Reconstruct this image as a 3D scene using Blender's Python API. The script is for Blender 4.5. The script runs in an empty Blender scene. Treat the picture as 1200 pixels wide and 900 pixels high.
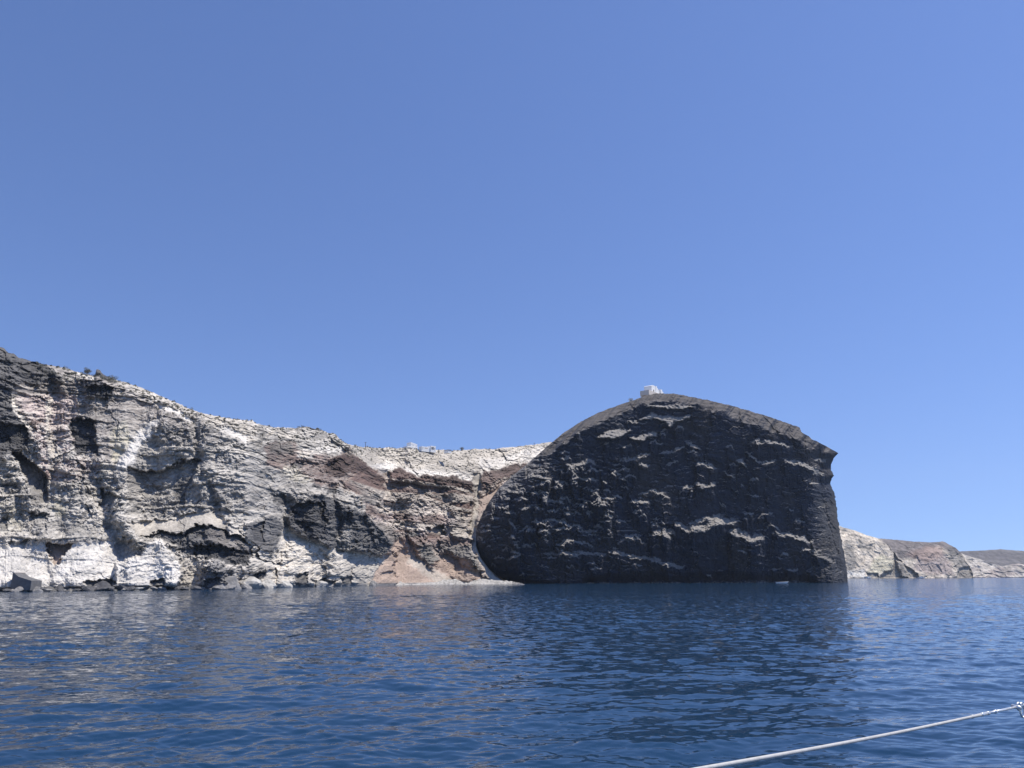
import bpy, bmesh, math, random
import numpy as np
from mathutils import Vector, Matrix

random.seed(7)
rng = np.random.default_rng(11)
sc = bpy.context.scene
COL = sc.collection

# ------------------------------------------------------------------ camera
F, CX, CY, H = 903.0, 600.0, 450.0, 4.0
HORIZON = 674.3
PITCH = math.atan((HORIZON - CY) / F)
cam_d = bpy.data.cameras.new('camera')
cam = bpy.data.objects.new('camera', cam_d)
COL.objects.link(cam)
cam.location = (0, 0, H)
cam.rotation_euler = (math.pi / 2 + PITCH, 0, 0)
cam_d.sensor_width = 36
cam_d.lens = F / 1200 * 36
cam_d.clip_start = 0.05
cam_d.clip_end = 60000
sc.camera = cam
CP, SP = math.cos(PITCH), math.sin(PITCH)

def rays(px, py):
    xc = (np.asarray(px, float) - CX) / F
    yc = (CY - np.asarray(py, float)) / F
    dy = CP - yc * SP
    return xc / dy, (SP + yc * CP) / dy          # X per metre of Y, Z per metre of Y

def at(px, py, Y):
    tx, tz = rays(px, py)
    return Vector((float(tx * Y), float(Y), float(H + tz * Y)))

def y_on_water(py):
    return -H / rays(600, py)[1]

# ------------------------------------------------------------------ noise (numpy)
def _hash(ix, iy, s):
    h = (ix.astype(np.int64) * 374761393 + iy.astype(np.int64) * 668265263 + s * 974634777) & 0xFFFFFFFF
    h = ((h ^ (h >> 13)) * 1274126177) & 0xFFFFFFFF
    h = ((h ^ (h >> 16)) * 2246822519) & 0xFFFFFFFF
    return (h ^ (h >> 15)).astype(np.float64) / 4294967296.0

def gnoise(x, y, s=0):
    ix, iy = np.floor(x), np.floor(y)
    fx, fy = x - ix, y - iy
    ux, uy = fx * fx * fx * (fx * (fx * 6 - 15) + 10), fy * fy * fy * (fy * (fy * 6 - 15) + 10)
    def g(ox, oy):
        a = _hash(ix + ox, iy + oy, s) * 6.2831853
        return np.cos(a) * (fx - ox) + np.sin(a) * (fy - oy)
    a = g(0, 0) * (1 - ux) + g(1, 0) * ux
    b = g(0, 1) * (1 - ux) + g(1, 1) * ux
    return (a * (1 - uy) + b * uy) * 1.45

def fbm(x, y, o=5, s=0, gain=0.5):
    r, a, t = 0, 1.0, 0
    for i in range(o):
        r = r + a * gnoise(x, y, s + i * 17); t += a
        x, y, a = x * 2.03 + 3.1, y * 2.03 - 1.7, a * gain
    return r / t * 1.5

def ridged(x, y, o=4, s=0, gain=0.55):
    r, a, t = 0, 1.0, 0
    for i in range(o):
        r = r + a * (1 - 2 * np.abs(gnoise(x, y, s + i * 23))); t += a
        x, y, a = x * 2.1 + 5.3, y * 2.1 + 9.2, a * gain
    return r / t

def facets(x, y, s=0, tilt=1.0):
    """faceted rock: every cell a small plane of its own tilt and offset"""
    ix, iy = np.floor(x), np.floor(y)
    best = np.full(x.shape, 1e9); out = np.zeros(x.shape); rid = np.zeros(x.shape)
    for ox in (-1, 0, 1):
        for oy in (-1, 0, 1):
            cx, cy = ix + ox, iy + oy
            dx = x - cx - _hash(cx, cy, s + 1); dy = y - cy - _hash(cx, cy, s + 2)
            d = dx * dx + dy * dy
            v = (_hash(cx, cy, s + 3) - .5) + tilt * (dx * (_hash(cx, cy, s + 4) - .5) * 1.4 + dy * (_hash(cx, cy, s + 5) - .5) * 1.4)
            m = d < best
            best = np.where(m, d, best); out = np.where(m, v, out); rid = np.where(m, _hash(cx, cy, s + 6), rid)
    return out, rid, np.sqrt(best)

def sstep(a, b, x):
    t = np.clip((x - a) / (b - a), 0, 1)
    return t * t * (3 - 2 * t)

def lerp(a, b, t):
    return a + (b - a) * t

# ------------------------------------------------------------------ outline masks
def poly_mask(PX, PY, pts, feather=2.0):
    p = np.array(pts, float)
    x0, y0 = p.min(0) - feather - 1; x1, y1 = p.max(0) + feather + 1
    box = (PX > x0) & (PX < x1) & (PY > y0) & (PY < y1)
    out = np.zeros(PX.shape)
    if not box.any(): return out
    X, Y = PX[box], PY[box]
    d = np.full(X.shape, 1e9); inside = np.zeros(X.shape, bool)
    n = len(p)
    for i in range(n):
        ax, ay = p[i]; bx, by = p[(i + 1) % n]
        ex, ey = bx - ax, by - ay
        L = ex * ex + ey * ey + 1e-9
        t = np.clip(((X - ax) * ex + (Y - ay) * ey) / L, 0, 1)
        d = np.minimum(d, np.hypot(X - ax - t * ex, Y - ay - t * ey))
        if ay != by:
            cr = ((ay > Y) != (by > Y)) & (X < ex * (Y - ay) / (by - ay) + ax)
            inside ^= cr
    sd = np.where(inside, d, -d)
    out[box] = sstep(-feather, feather, sd)
    return out

def line_dist(X, Y, pts):
    d = np.full(X.shape, 1e9)
    for (ax, ay), (bx, by) in zip(pts, pts[1:]):
        ex, ey = bx - ax, by - ay
        t = np.clip(((X - ax) * ex + (Y - ay) * ey) / (ex * ex + ey * ey + 1e-9), 0, 1)
        d = np.minimum(d, np.hypot(X - ax - t * ex, Y - ay - t * ey))
    return d

def ledge(PX, PY, pts, w, decay):
    """protrusion 0..1: rises across a sloping tread of height w under the line, then fades downwards; and the tread mask"""
    p = np.array(pts, float)
    x0, x1 = p[:, 0].min(), p[:, 0].max()
    out = np.zeros(PX.shape); tread = np.zeros(PX.shape)
    y0, y1 = p[:, 1].min() - w * 2, p[:, 1].max() + w * 2 + decay
    box = (PX > x0 - 2) & (PX < x1 + 2) & (PY > y0) & (PY < y1)
    if not box.any(): return out, tread
    X, Y = PX[box], PY[box]
    ly = np.interp(X, p[:, 0], p[:, 1])
    e = np.clip(np.minimum(X - x0, x1 - X) / max(2.0, (x1 - x0) * .22), 0, 1)
    e = np.sqrt(e)
    ww = np.maximum(w * (.35 + .65 * e), .6)
    t = (Y - (ly - ww * .5)) / ww
    v = np.where(t < 1, np.clip(t, 0, 1), np.clip(1 - (t - 1) * ww / decay, 0, 1))
    out[box] = v * e
    tread[box] = e * sstep(-.15, .1, t) * (1 - sstep(.95, 1.2, t)) * (e > 0.02)
    return out, tread

# ------------------------------------------------------------------ mesh helpers
def grid_mesh(name, P, colour=None, extra=None, smooth=False):
    nr, nc = P.shape[:2]
    me = bpy.data.meshes.new(name)
    me.vertices.add(nr * nc)
    me.vertices.foreach_set('co', P.reshape(-1).astype(np.float32))
    idx = np.arange(nr * nc).reshape(nr, nc)
    q = np.stack([idx[:-1, :-1], idx[:-1, 1:], idx[1:, 1:], idx[1:, :-1]], -1).reshape(-1, 4)
    nf = len(q)
    me.loops.add(nf * 4); me.polygons.add(nf)
    me.loops.foreach_set('vertex_index', q.reshape(-1).astype(np.int32))
    me.polygons.foreach_set('loop_start', (np.arange(nf) * 4).astype(np.int32))
    me.update(calc_edges=True)
    me.polygons.foreach_set('use_smooth', np.full(nf, smooth))
    if colour is not None:
        a = me.color_attributes.new('rock', 'FLOAT_COLOR', 'POINT')
        c = np.ones((nr * nc, 4), np.float32); c[:, :3] = np.clip(colour.reshape(-1, 3), 0.01, .8)
        a.data.foreach_set('color', c.reshape(-1))
    if extra is not None:
        a = me.attributes.new('ripple', 'FLOAT', 'POINT')
        a.data.foreach_set('value', extra.reshape(-1).astype(np.float32))
    me.validate()
    return me

def link(name, me, mat, parent=None, loc=None):
    o = bpy.data.objects.new(name, me)
    COL.objects.link(o)
    if mat is not None and me is not None: me.materials.append(mat)
    if parent: o.parent = parent
    if loc is not None: o.location = loc
    return o

def tag(o, label=None, cat=None, group=None, kind=None):
    if label: o['label'] = label
    if cat: o['category'] = cat
    if group: o['group'] = group
    if kind: o['kind'] = kind
    return o

def empty(name, loc, rz=0):
    o = bpy.data.objects.new(name, None)
    COL.objects.link(o); o.location = loc; o.rotation_euler = (0, 0, rz)
    o.empty_display_size = .5
    return o

def mesh_of(bm, name, smooth=False):
    me = bpy.data.meshes.new(name)
    bmesh.ops.recalc_face_normals(bm, faces=bm.faces[:])
    bm.to_mesh(me); bm.free()
    for p in me.polygons: p.use_smooth = smooth
    return me

def add_box(bm, x0, x1, y0, y1, z0, z1, bevel=0.0):
    r = bmesh.ops.create_cube(bm, size=1)
    for v in r['verts']:
        v.co = Vector(((x0 + x1) / 2 + v.co.x * (x1 - x0), (y0 + y1) / 2 + v.co.y * (y1 - y0), (z0 + z1) / 2 + v.co.z * (z1 - z0)))
    if bevel:
        es = list({e for v in r['verts'] for e in v.link_edges})
        bmesh.ops.bevel(bm, geom=es, offset=bevel, segments=2, profile=.6, affect='EDGES')

def add_tube(bm, pts, rad, n=10, cap=True):
    pts = [Vector(p) for p in pts]
    rings = []
    for i, p in enumerate(pts):
        d = (pts[min(i + 1, len(pts) - 1)] - pts[max(i - 1, 0)]).normalized()
        a = d.orthogonal().normalized() if abs(d.z) > .95 else d.cross(Vector((0, 0, 1))).normalized()
        b = d.cross(a)
        r = rad[i] if isinstance(rad, (list, tuple)) else rad
        rings.append([bm.verts.new(p + (a * math.cos(6.28319 * k / n) + b * math.sin(6.28319 * k / n)) * r) for k in range(n)])
    for i in range(len(rings) - 1):
        for k in range(n):
            bm.faces.new((rings[i][k], rings[i][(k + 1) % n], rings[i + 1][(k + 1) % n], rings[i + 1][k]))
    if cap:
        bm.faces.new(rings[0]); bm.faces.new(rings[-1][::-1])

# ------------------------------------------------------------------ materials
def mat_new(name):
    m = bpy.data.materials.new(name); m.use_nodes = True
    nt = m.node_tree; b = nt.nodes['Principled BSDF']
    return m, nt, b

def rock_material(name, scale, contrast=.35, bump=.3):
    m, nt, b = mat_new(name)
    N, L = nt.nodes.new, nt.links.new
    at_ = N('ShaderNodeAttribute'); at_.attribute_name = 'rock'
    tc = N('ShaderNodeTexCoord')
    n1 = N('ShaderNodeTexNoise'); n1.inputs['Scale'].default_value = scale; n1.inputs['Detail'].default_value = 8; n1.inputs['Roughness'].default_value = .68
    L(tc.outputs['Object'], n1.inputs['Vector'])
    mr = N('ShaderNodeMapRange'); mr.inputs['From Min'].default_value = .32; mr.inputs['From Max'].default_value = .68
    mr.inputs['To Min'].default_value = 1 - contrast; mr.inputs['To Max'].default_value = 1 + contrast
    L(n1.outputs['Fac'], mr.inputs['Value'])
    mx = N('ShaderNodeMix'); mx.data_type = 'RGBA'; mx.blend_type = 'MULTIPLY'; mx.inputs['Factor'].default_value = 1
    L(at_.outputs['Color'], mx.inputs[6]); L(mr.outputs['Result'], mx.inputs[7])
    L(mx.outputs[2], b.inputs['Base Color'])
    bp = N('ShaderNodeBump'); bp.inputs['Strength'].default_value = bump; bp.inputs['Distance'].default_value = 1.0 / scale
    L(n1.outputs['Fac'], bp.inputs['Height']); L(bp.outputs['Normal'], b.inputs['Normal'])
    b.inputs['Roughness'].default_value = .92
    b.inputs['Specular IOR Level'].default_value = .2
    return m

def plain(name, col, rough=.6, metal=0, noise=.12, scale=3.0):
    m, nt, b = mat_new(name)
    N, L = nt.nodes.new, nt.links.new
    tc = N('ShaderNodeTexCoord')
    n1 = N('ShaderNodeTexNoise'); n1.inputs['Scale'].default_value = scale; n1.inputs['Detail'].default_value = 5
    L(tc.outputs['Object'], n1.inputs['Vector'])
    r = N('ShaderNodeValToRGB')
    r.color_ramp.elements[0].position = .3; r.color_ramp.elements[1].position = .7
    r.color_ramp.elements[0].color = (*[c * (1 - noise) for c in col], 1)
    r.color_ramp.elements[1].color = (*[min(1, c * (1 + noise)) for c in col], 1)
    L(n1.outputs['Fac'], r.inputs['Fac']); L(r.outputs['Color'], b.inputs['Base Color'])
    b.inputs['Roughness'].default_value = rough; b.inputs['Metallic'].default_value = metal
    return m

WHITE = np.array((.74, .69, .605)); CREAM = np.array((.54, .485, .40)); GREYW = np.array((.395, .366, .318))
GREY = np.array((.25, .232, .205)); DGREY = np.array((.108, .104, .10)); BLACK = np.array((.056, .055, .056))
BROWN = np.array((.165, .116, .096)); RUBBLE = np.array((.25, .222, .195)); PINK = np.array((.46, .375, .335))
TAN = np.array((.44, .33, .255)); YELLOW = np.array((.54, .49, .36)); RED = np.array((.36, .22, .18)); DUST = np.array((.34, .315, .285))
GREEN = np.array((.20, .205, .185))

def apply(col, m, c, k=1.0):
    m = (m * k)[..., None]
    return col * (1 - m) + c * m

def normals(P):
    dx = np.gradient(P, axis=1); dv = np.gradient(P, axis=0)
    n = np.cross(dx, dv)
    n /= np.linalg.norm(n, axis=-1, keepdims=True) + 1e-9
    return n

# ================================================================== left cliff with the bay behind it
def build_cliff():
    step = .55
    px = np.arange(-90, 735, step)
    rows = 470
    sky = np.array([(-90, 372), (-60, 384), (-20, 398), (0, 406), (4, 407), (10, 413), (16, 415), (22, 419), (40, 424), (60, 428.5), (80, 432), (97, 437), (111, 440), (113, 432.5), (117, 433), (119, 437), (124, 440), (135, 445), (145, 447.5), (160, 452), (180, 460), (200, 469), (220, 478), (240, 485), (256, 488), (262, 489.5), (280, 491.5), (296, 493), (300, 496.5), (320, 500), (345, 502), (350, 500.5), (362, 500.5), (365, 502), (378, 503.5), (385, 508), (389, 507.5), (393, 508.5), (398, 515), (405, 519.5), (420, 522.5), (440, 524.5), (470, 525), (500, 526), (530, 528), (545, 527), (560, 526), (580, 526), (600, 523.5), (620, 522), (638, 519), (660, 517), (735, 514)])
    wat = np.array([(-90, 695.5), (0, 693), (100, 692), (200, 691), (260, 690.5), (300, 689.5), (350, 688), (400, 687), (465, 685.6), (520, 684.6), (560, 684), (600, 683.4), (735, 682.5)])
    ysky = np.interp(px, sky[:, 0], sky[:, 1]) + 1.3 * fbm(px / 10, px * 0 + .5, 5, 91, .6) + .5 * gnoise(px / 2.1, px * 0, 95)
    ywat = np.interp(px, wat[:, 0], wat[:, 1])
    ywat = np.convolve(np.pad(ywat, 60, 'edge'), np.ones(121) / 121, 'valid')
    v = np.linspace(0, 1, rows)[:, None]
    PY = (ywat + .8 + 2.2 * sstep(505, 545, px)) * (1 - v) + ysky * v
    PX = np.broadcast_to(px, PY.shape)
    # warped copy of the coordinates so that outlines come out ragged, not ruled
    wx = PX + 5 * fbm(PX / 26, PY / 26, 4, 31) + 3.0 * fbm(PX / 6, PY / 6, 4, 33)
    wy = PY + 4 * fbm(PX / 26, PY / 26, 4, 32) + 2.6 * fbm(PX / 6, PY / 6, 4, 34)
    pm = lambda pts, f=2.0: poly_mask(wx, wy, pts, f)
    tX, tZ = rays(PX, PY)
    Y0 = y_on_water(ywat)
    # ---- slope fields (metres back per metre up)
    pc = lambda pts, f=2.0: poly_mask(PX, PY, pts, max(f, 5))
    cA = np.full(PY.shape, .52)
    top = pc([(-90, 360), (40, 420), (100, 445), (150, 456), (190, 474), (225, 491), (260, 506), (285, 520), (310, 525), (345, 533), (405, 532), (410, 490), (300, 480), (200, 440), (60, 405), (-90, 350)], 5)
    cA = lerp(cA, 1.35, top)
    cA = lerp(cA, 1.5, pc([(150, 612), (200, 606), (225, 600), (262, 604), (285, 625), (262, 618), (240, 615), (215, 628), (190, 623), (165, 628)], 4))
    cA = lerp(cA, .18, pc([(335, 602), (365, 578), (395, 585), (425, 600), (455, 630), (462, 645), (420, 648), (390, 642), (345, 625)], 8))
    cA = lerp(cA, .22, pc([(165, 630), (215, 626), (262, 620), (296, 645), (290, 662), (225, 652), (195, 640)], 6))
    cA = lerp(cA, .8, pc([(300, 655), (340, 630), (465, 646), (468, 690), (300, 692)], 8))
    cA = lerp(cA, .75, pc([(140, 640), (185, 630), (218, 668), (205, 692), (130, 692)], 6))
    cA = lerp(cA, .8, pc([(-90, 640), (50, 638), (140, 640), (140, 692), (-90, 695)], 8))
    cA = lerp(cA, 1.1, pc([(325, 545), (405, 535), (420, 570), (380, 575), (340, 562)], 8))
    cA = lerp(cA, .25, pc([(-90, 400), (0, 410), (70, 442), (20, 460), (36, 510), (15, 535), (-90, 545)], 8))
    cB = np.full(PY.shape, 1.05)
    cB = lerp(cB, 1.45, pc([(420, 690), (440, 640), (480, 648), (505, 668), (520, 655), (560, 672), (600, 690)], 6))
    cB = lerp(cB, .45, pc([(430, 562), (490, 556), (530, 553), (556, 562), (556, 574), (490, 572)], 14))
    cB = lerp(cB, 1.5, pc([(420, 520), (735, 505), (735, 530), (620, 545), (540, 552), (440, 548)], 6))
    def integ(c, Ys):
        Y = np.zeros(PY.shape); Y[0] = Ys
        dt = np.diff(tZ, axis=0)
        for i in range(1, rows):
            Y[i] = Y[i - 1] * (1 + c[i] * np.maximum(dt[i - 1], 0) / np.maximum(1 - c[i] * tZ[i], .3) * (tZ[i] > -.009))
        return Y
    YA = integ(cA, Y0)
    i480 = int((480 - px[0]) / step)
    Y0B = np.where(px < 480, np.interp(px, [200, 480], [330, Y0[i480]]), Y0)
    YB = integ(cB, Y0B)
    mA_pts = ([(-120, 340), (300, 470), (380, 490), (402, 512), (408, 524), (395, 536), (384, 552), (392, 566), (404, 574), (421, 580), (430, 600), (446, 618), (458, 638), (463, 648), (465, 700), (-120, 720)])
    mA = pm(mA_pts, 2.2)
    YB = lerp(YA, YB, sstep(392, 474, PX))
    Y = lerp(YB, YA, pm(mA_pts, 3.0))
    base = Y.copy()
    U, Z = tX * base * .6 + PX * .12, H + tZ * base              # metres along and up the face
    rough = np.full(PY.shape, 1.0)
    col = np.empty(PY.shape + (3,)); col[:] = GREYW
    D = np.zeros(PY.shape)                                        # metres towards the sea
    # ---- region colours on the near cliff; some shaded recesses painted darker as well
    A = lambda pts, c, k=1.0, f=2.5, push=0, rec=0, r=None: _feat(pts, c, k, f, push, rec, r)
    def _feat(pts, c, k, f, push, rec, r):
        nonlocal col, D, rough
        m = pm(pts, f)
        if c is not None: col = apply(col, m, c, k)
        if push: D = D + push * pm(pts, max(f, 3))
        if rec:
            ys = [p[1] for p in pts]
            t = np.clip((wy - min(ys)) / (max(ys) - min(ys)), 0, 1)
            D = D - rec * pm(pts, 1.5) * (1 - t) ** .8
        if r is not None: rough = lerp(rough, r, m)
    A([(225, 495), (300, 515), (345, 540), (350, 575), (345, 620), (300, 605), (240, 600), (215, 590), (225, 545)], GREY * 1.25)
    A([(238, 528), (262, 520), (305, 522), (300, 562), (242, 560)], GREYW * 1.1, .8, 5)
    A([(95, 455), (150, 456), (225, 495), (225, 545), (175, 500), (150, 505), (130, 540), (100, 540), (82, 500)], RUBBLE * 1.15)
    A([(30, 446), (75, 446), (102, 446), (102, 464), (60, 466), (14, 468), (18, 452)], RUBBLE * 1.05)
    A([(-120, 360), (0, 395), (14, 402), (28, 412), (42, 422), (55, 431), (72, 440), (74, 447), (60, 445), (45, 449), (30, 447), (18, 453), (10, 463), (12, 470), (20, 480), (28, 492), (38, 508), (34, 520), (22, 532), (8, 540), (-120, 560)], DGREY * 1.15, 1, 1.5, 2.5)
    A([(-60, 500), (30, 500), (34, 520), (10, 530), (-60, 530)], BLACK, .7, 5, 0, 3)  # shadow below the upper left rocks, painted black
    A([(20, 425), (40, 424), (70, 438), (73, 446), (58, 443), (48, 436), (30, 440), (20, 434)], DGREY * .8, .9, 2, 1, 3)
    A([(14, 464), (60, 461), (96, 462), (88, 490), (83, 520), (72, 545), (60, 562), (46, 545), (38, 510), (25, 482)], PINK)
    A([(55, 470), (62, 466), (60, 500), (72, 530), (66, 556), (58, 556), (54, 510)], CREAM * 1.1, .9, 2, 1)
    A([(34, 492), (50, 487), (52, 496), (38, 498)], BROWN, .8, 2)
    A([(11, 464), (16, 464), (26, 482), (40, 503), (37, 506), (24, 490)], CREAM * 1.15, .95, 1.2)
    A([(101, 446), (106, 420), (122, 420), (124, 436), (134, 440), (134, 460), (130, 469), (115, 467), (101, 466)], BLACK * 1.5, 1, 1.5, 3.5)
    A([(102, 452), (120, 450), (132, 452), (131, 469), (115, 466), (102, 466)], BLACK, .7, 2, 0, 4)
    A([(84, 492), (112, 492), (115, 534), (104, 530), (88, 538), (84, 520)], BLACK * 1.35, 1, 1.2, 0, 4)  # shadowed block: set back and its shade painted in
    A([(128, 505), (148, 495), (153, 518), (140, 546), (132, 540)], YELLOW, .9, 3)
    A([(135, 550), (150, 520), (170, 498), (188, 488), (186, 494), (163, 530), (152, 550)], WHITE, .9, 2.5, 2, 0, .5)
    A([(155, 548), (165, 525), (188, 495), (225, 505), (228, 540), (200, 550)], GREYW * .9, .8, 4)
    A([(152, 549), (190, 553), (214, 541), (236, 541), (228, 548), (222, 570), (214, 592), (166, 609), (155, 600), (150, 575)], GREY * .95, .85, 2, 0, 5)  # shaded recess, its shade also put into the colour
    A([(205, 560), (224, 558), (216, 592), (203, 590)], DGREY, .7, 3)
    A([(-90, 558), (14, 535), (35, 575), (48, 592), (70, 562), (100, 545), (128, 560), (140, 600), (155, 632), (130, 640), (50, 640), (-90, 640)], GREYW * .98, 1, 4)
    A([(60, 540), (115, 535), (112, 556), (85, 562), (62, 566)], PINK * .82, .9, 4)
    A([(55, 590), (72, 586), (78, 605), (64, 606)], YELLOW, .7, 4)
    A([(20, 598), (2, 590), (5, 620), (28, 622)], YELLOW * .95, .6, 6)
    A([(40, 550), (58, 548), (60, 560), (44, 562)], RED, .55, 3)
    A([(14, 534), (26, 531), (42, 547), (59, 561), (52, 590), (39, 591), (31, 560)], GREY * .9, .8, 1.2, 0, 7, .3)  # V-shaped gully shadow, darkened in the colour besides the recess
    A([(117, 576), (138, 580), (128, 595), (118, 594)], GREY, .7, 2, 0, 3, .4)
    A([(36, 600), (56, 604), (54, 632), (36, 628)], GREY, .7, 3, 0, 3)
    A([(-2, 608), (8, 606), (8, 622), (-2, 622)], DGREY, .7, 2, 0, 2)
    A([(13, 636), (36, 632), (32, 644), (15, 645)], GREY, .7, 2, 0, 2.5)
    A([(-120, 634), (60, 636), (150, 634), (165, 645), (140, 695), (-120, 700)], WHITE * 1.04, .97, 4, 0, 0, .45)
    A([(53, 640), (86, 638), (73, 652), (62, 664)], TAN * .95, .9, 1.5, 0, 4, .1)
    A([(130, 645), (148, 620), (160, 640), (162, 652), (140, 655)], GREYW * .8, .8, 3)
    A([(162, 652), (172, 634), (186, 629), (200, 645), (217, 668), (206, 692), (130, 692), (140, 660)], WHITE * 1.03, 1, 1.5, 4, 0, .6)
    A([(150, 612), (175, 610), (200, 608), (226, 600), (262, 604), (287, 628), (262, 620), (242, 616), (215, 629), (190, 624), (166, 629)], CREAM * .95, 1, 1.5, 0, 0, .25)
    A([(164, 629), (192, 622), (215, 627), (230, 612), (243, 616), (262, 620), (282, 630), (297, 645), (292, 662), (275, 661), (250, 656), (230, 651), (222, 653), (212, 650), (202, 636), (186, 630)], DGREY * 1.25, 1, 1.3, 0, 5.5)
    A([(240, 622), (262, 621), (290, 642), (288, 650), (262, 648), (242, 636)], RUBBLE * .8, .8, 3, 1.5)
    A([(226, 640), (262, 640), (290, 648), (292, 662), (272, 661), (226, 651)], BLACK * 1.2, .85, 2, 0, 4)  # shadow low in the hollow, painted nearly black
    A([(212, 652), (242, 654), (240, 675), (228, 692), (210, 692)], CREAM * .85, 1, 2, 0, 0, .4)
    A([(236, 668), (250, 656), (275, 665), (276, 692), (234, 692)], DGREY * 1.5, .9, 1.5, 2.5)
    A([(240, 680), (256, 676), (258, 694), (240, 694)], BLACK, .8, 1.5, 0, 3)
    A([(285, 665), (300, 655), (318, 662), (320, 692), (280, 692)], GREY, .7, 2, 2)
    A([(298, 672), (322, 668), (324, 695), (296, 695)], BLACK, .85, 1.5, 0, 3.5)  # shadow gap between boulders, painted black
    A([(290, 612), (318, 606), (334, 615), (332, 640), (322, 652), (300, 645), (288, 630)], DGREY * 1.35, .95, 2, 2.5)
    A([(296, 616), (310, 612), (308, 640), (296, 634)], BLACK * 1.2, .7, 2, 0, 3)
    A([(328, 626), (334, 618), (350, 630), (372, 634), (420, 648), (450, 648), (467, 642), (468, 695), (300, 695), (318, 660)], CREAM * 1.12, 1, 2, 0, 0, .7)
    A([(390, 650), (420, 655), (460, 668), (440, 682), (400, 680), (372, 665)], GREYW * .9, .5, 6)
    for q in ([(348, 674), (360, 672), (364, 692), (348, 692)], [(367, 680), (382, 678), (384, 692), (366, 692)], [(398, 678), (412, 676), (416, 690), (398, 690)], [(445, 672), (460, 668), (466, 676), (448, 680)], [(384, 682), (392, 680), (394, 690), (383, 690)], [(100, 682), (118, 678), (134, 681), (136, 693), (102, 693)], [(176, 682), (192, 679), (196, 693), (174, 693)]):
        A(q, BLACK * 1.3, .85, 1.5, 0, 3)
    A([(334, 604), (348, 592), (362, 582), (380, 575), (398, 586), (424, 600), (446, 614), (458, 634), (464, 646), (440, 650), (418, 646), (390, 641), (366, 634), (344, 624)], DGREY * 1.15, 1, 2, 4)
    A([(341, 596), (352, 588), (380, 590), (384, 632), (362, 631), (345, 612)], BLACK, .85, 2, 0, 6)  # shaded left part of the buttress, painted black
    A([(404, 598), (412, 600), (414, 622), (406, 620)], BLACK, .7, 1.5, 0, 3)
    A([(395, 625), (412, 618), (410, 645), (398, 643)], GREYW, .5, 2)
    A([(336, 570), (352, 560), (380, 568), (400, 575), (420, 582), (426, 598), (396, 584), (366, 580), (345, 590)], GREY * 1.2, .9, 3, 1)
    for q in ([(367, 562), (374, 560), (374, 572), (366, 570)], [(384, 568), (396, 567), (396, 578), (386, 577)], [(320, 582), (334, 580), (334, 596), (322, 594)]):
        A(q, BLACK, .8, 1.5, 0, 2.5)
    A([(150, 452), (200, 466), (260, 487), (302, 496), (300, 520), (262, 506), (225, 490), (190, 474)], CREAM * .95, .95, 2)
    A([(176, 465), (192, 474), (228, 490), (222, 493), (188, 478)], WHITE, .95, 1.2, 0, 0, .3)
    A([(246, 495), (262, 500), (292, 508), (290, 521), (274, 512)], WHITE, .9, 1.5, 0, 0, .4)
    A([(40, 424), (62, 428), (110, 440), (150, 452), (150, 460), (112, 448), (70, 438)], RUBBLE * 1.3, .9, 2)
    A([(36, 420), (52, 424), (55, 428), (40, 425)], WHITE, .8, 1); A([(90, 438), (110, 441), (110, 446), (94, 443)], WHITE, .8, 1)
    A([(300, 496), (402, 500), (402, 532), (345, 535), (300, 522)], GREYW * .8, .95, 2)
    A([(366, 508), (380, 507), (388, 516), (366, 516)], GREY, .9, 2, 0, 0, .2)
    A([(310, 502), (345, 503), (345, 512), (312, 512)], CREAM, .9, 2)
    A([(348, 528), (372, 524), (402, 523), (402, 529), (360, 533)], WHITE * .9, .9, 1.5)
    A([(310, 520), (345, 517), (352, 528), (390, 534), (420, 540), (404, 572), (376, 570), (345, 555), (312, 545)], BROWN * 1.35, .9, 3)
    A([(315, 521), (340, 519), (348, 526), (344, 534), (318, 532)], GREY * .7, .8, 3)
    A([(347, 532), (368, 528), (366, 538), (352, 540)], CREAM, .8, 2)
    A([(340, 545), (354, 545), (354, 551), (340, 550)], BLACK * 1.5, .85, 1.5, 0, 2)
    A([(328, 548), (338, 545), (366, 562), (360, 566), (340, 560)], YELLOW * .75, .8, 2)
    # ---- bay behind
    mB = 1 - mA
    B_ = pm([(404, 516), (735, 500), (735, 560), (560, 562), (440, 555), (418, 532)], 3) * mB
    col = apply(col, mB, np.array((.36, .30, .25))); col = apply(col, B_, CREAM * .98); rough = lerp(rough, .6, B_)
    A([(432, 546), (452, 540), (480, 551), (555, 553), (556, 562), (486, 560), (460, 548), (448, 556)], WHITE, .85, 3)
    A([(560, 540), (640, 522), (640, 540), (590, 545), (566, 556)], WHITE * .95, .7, 3)
    A([(420, 585), (446, 580), (500, 590), (550, 600), (552, 640), (500, 632), (440, 612)], PINK * .95, .85, 5)
    A([(378, 550), (392, 536), (408, 530), (420, 532), (430, 545), (442, 556), (452, 563), (452, 578), (446, 570), (430, 563), (412, 556), (398, 562), (386, 558)], BROWN * .82, 1, 1.5, 2)
    A([(384, 544), (402, 538), (412, 546), (408, 556), (396, 560), (382, 554)], BROWN * .55, .8, 2, 0, 4)  # shadowed left side of the brown rock, painted darker
    A([(400, 564), (425, 556), (446, 567), (450, 578), (430, 582), (414, 578)], BROWN * 1.15, .95, 1.5, 3)
    A([(416, 582), (440, 574), (450, 580), (448, 590), (430, 592)], GREY * .75, .8, 3, 3)
    A([(454, 552), (466, 546), (482, 555), (502, 566), (490, 570), (460, 562)], BROWN * .9, 1, 1.5, 5)
    A([(484, 561), (505, 558), (532, 557), (558, 566), (556, 571), (502, 574), (490, 570)], BROWN * .62, 1, 1.2, 4)
    A([(453, 584), (464, 571), (485, 572), (501, 586), (498, 591), (480, 584), (460, 588)], BROWN * .95, 1, 1.3, 5)
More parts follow.
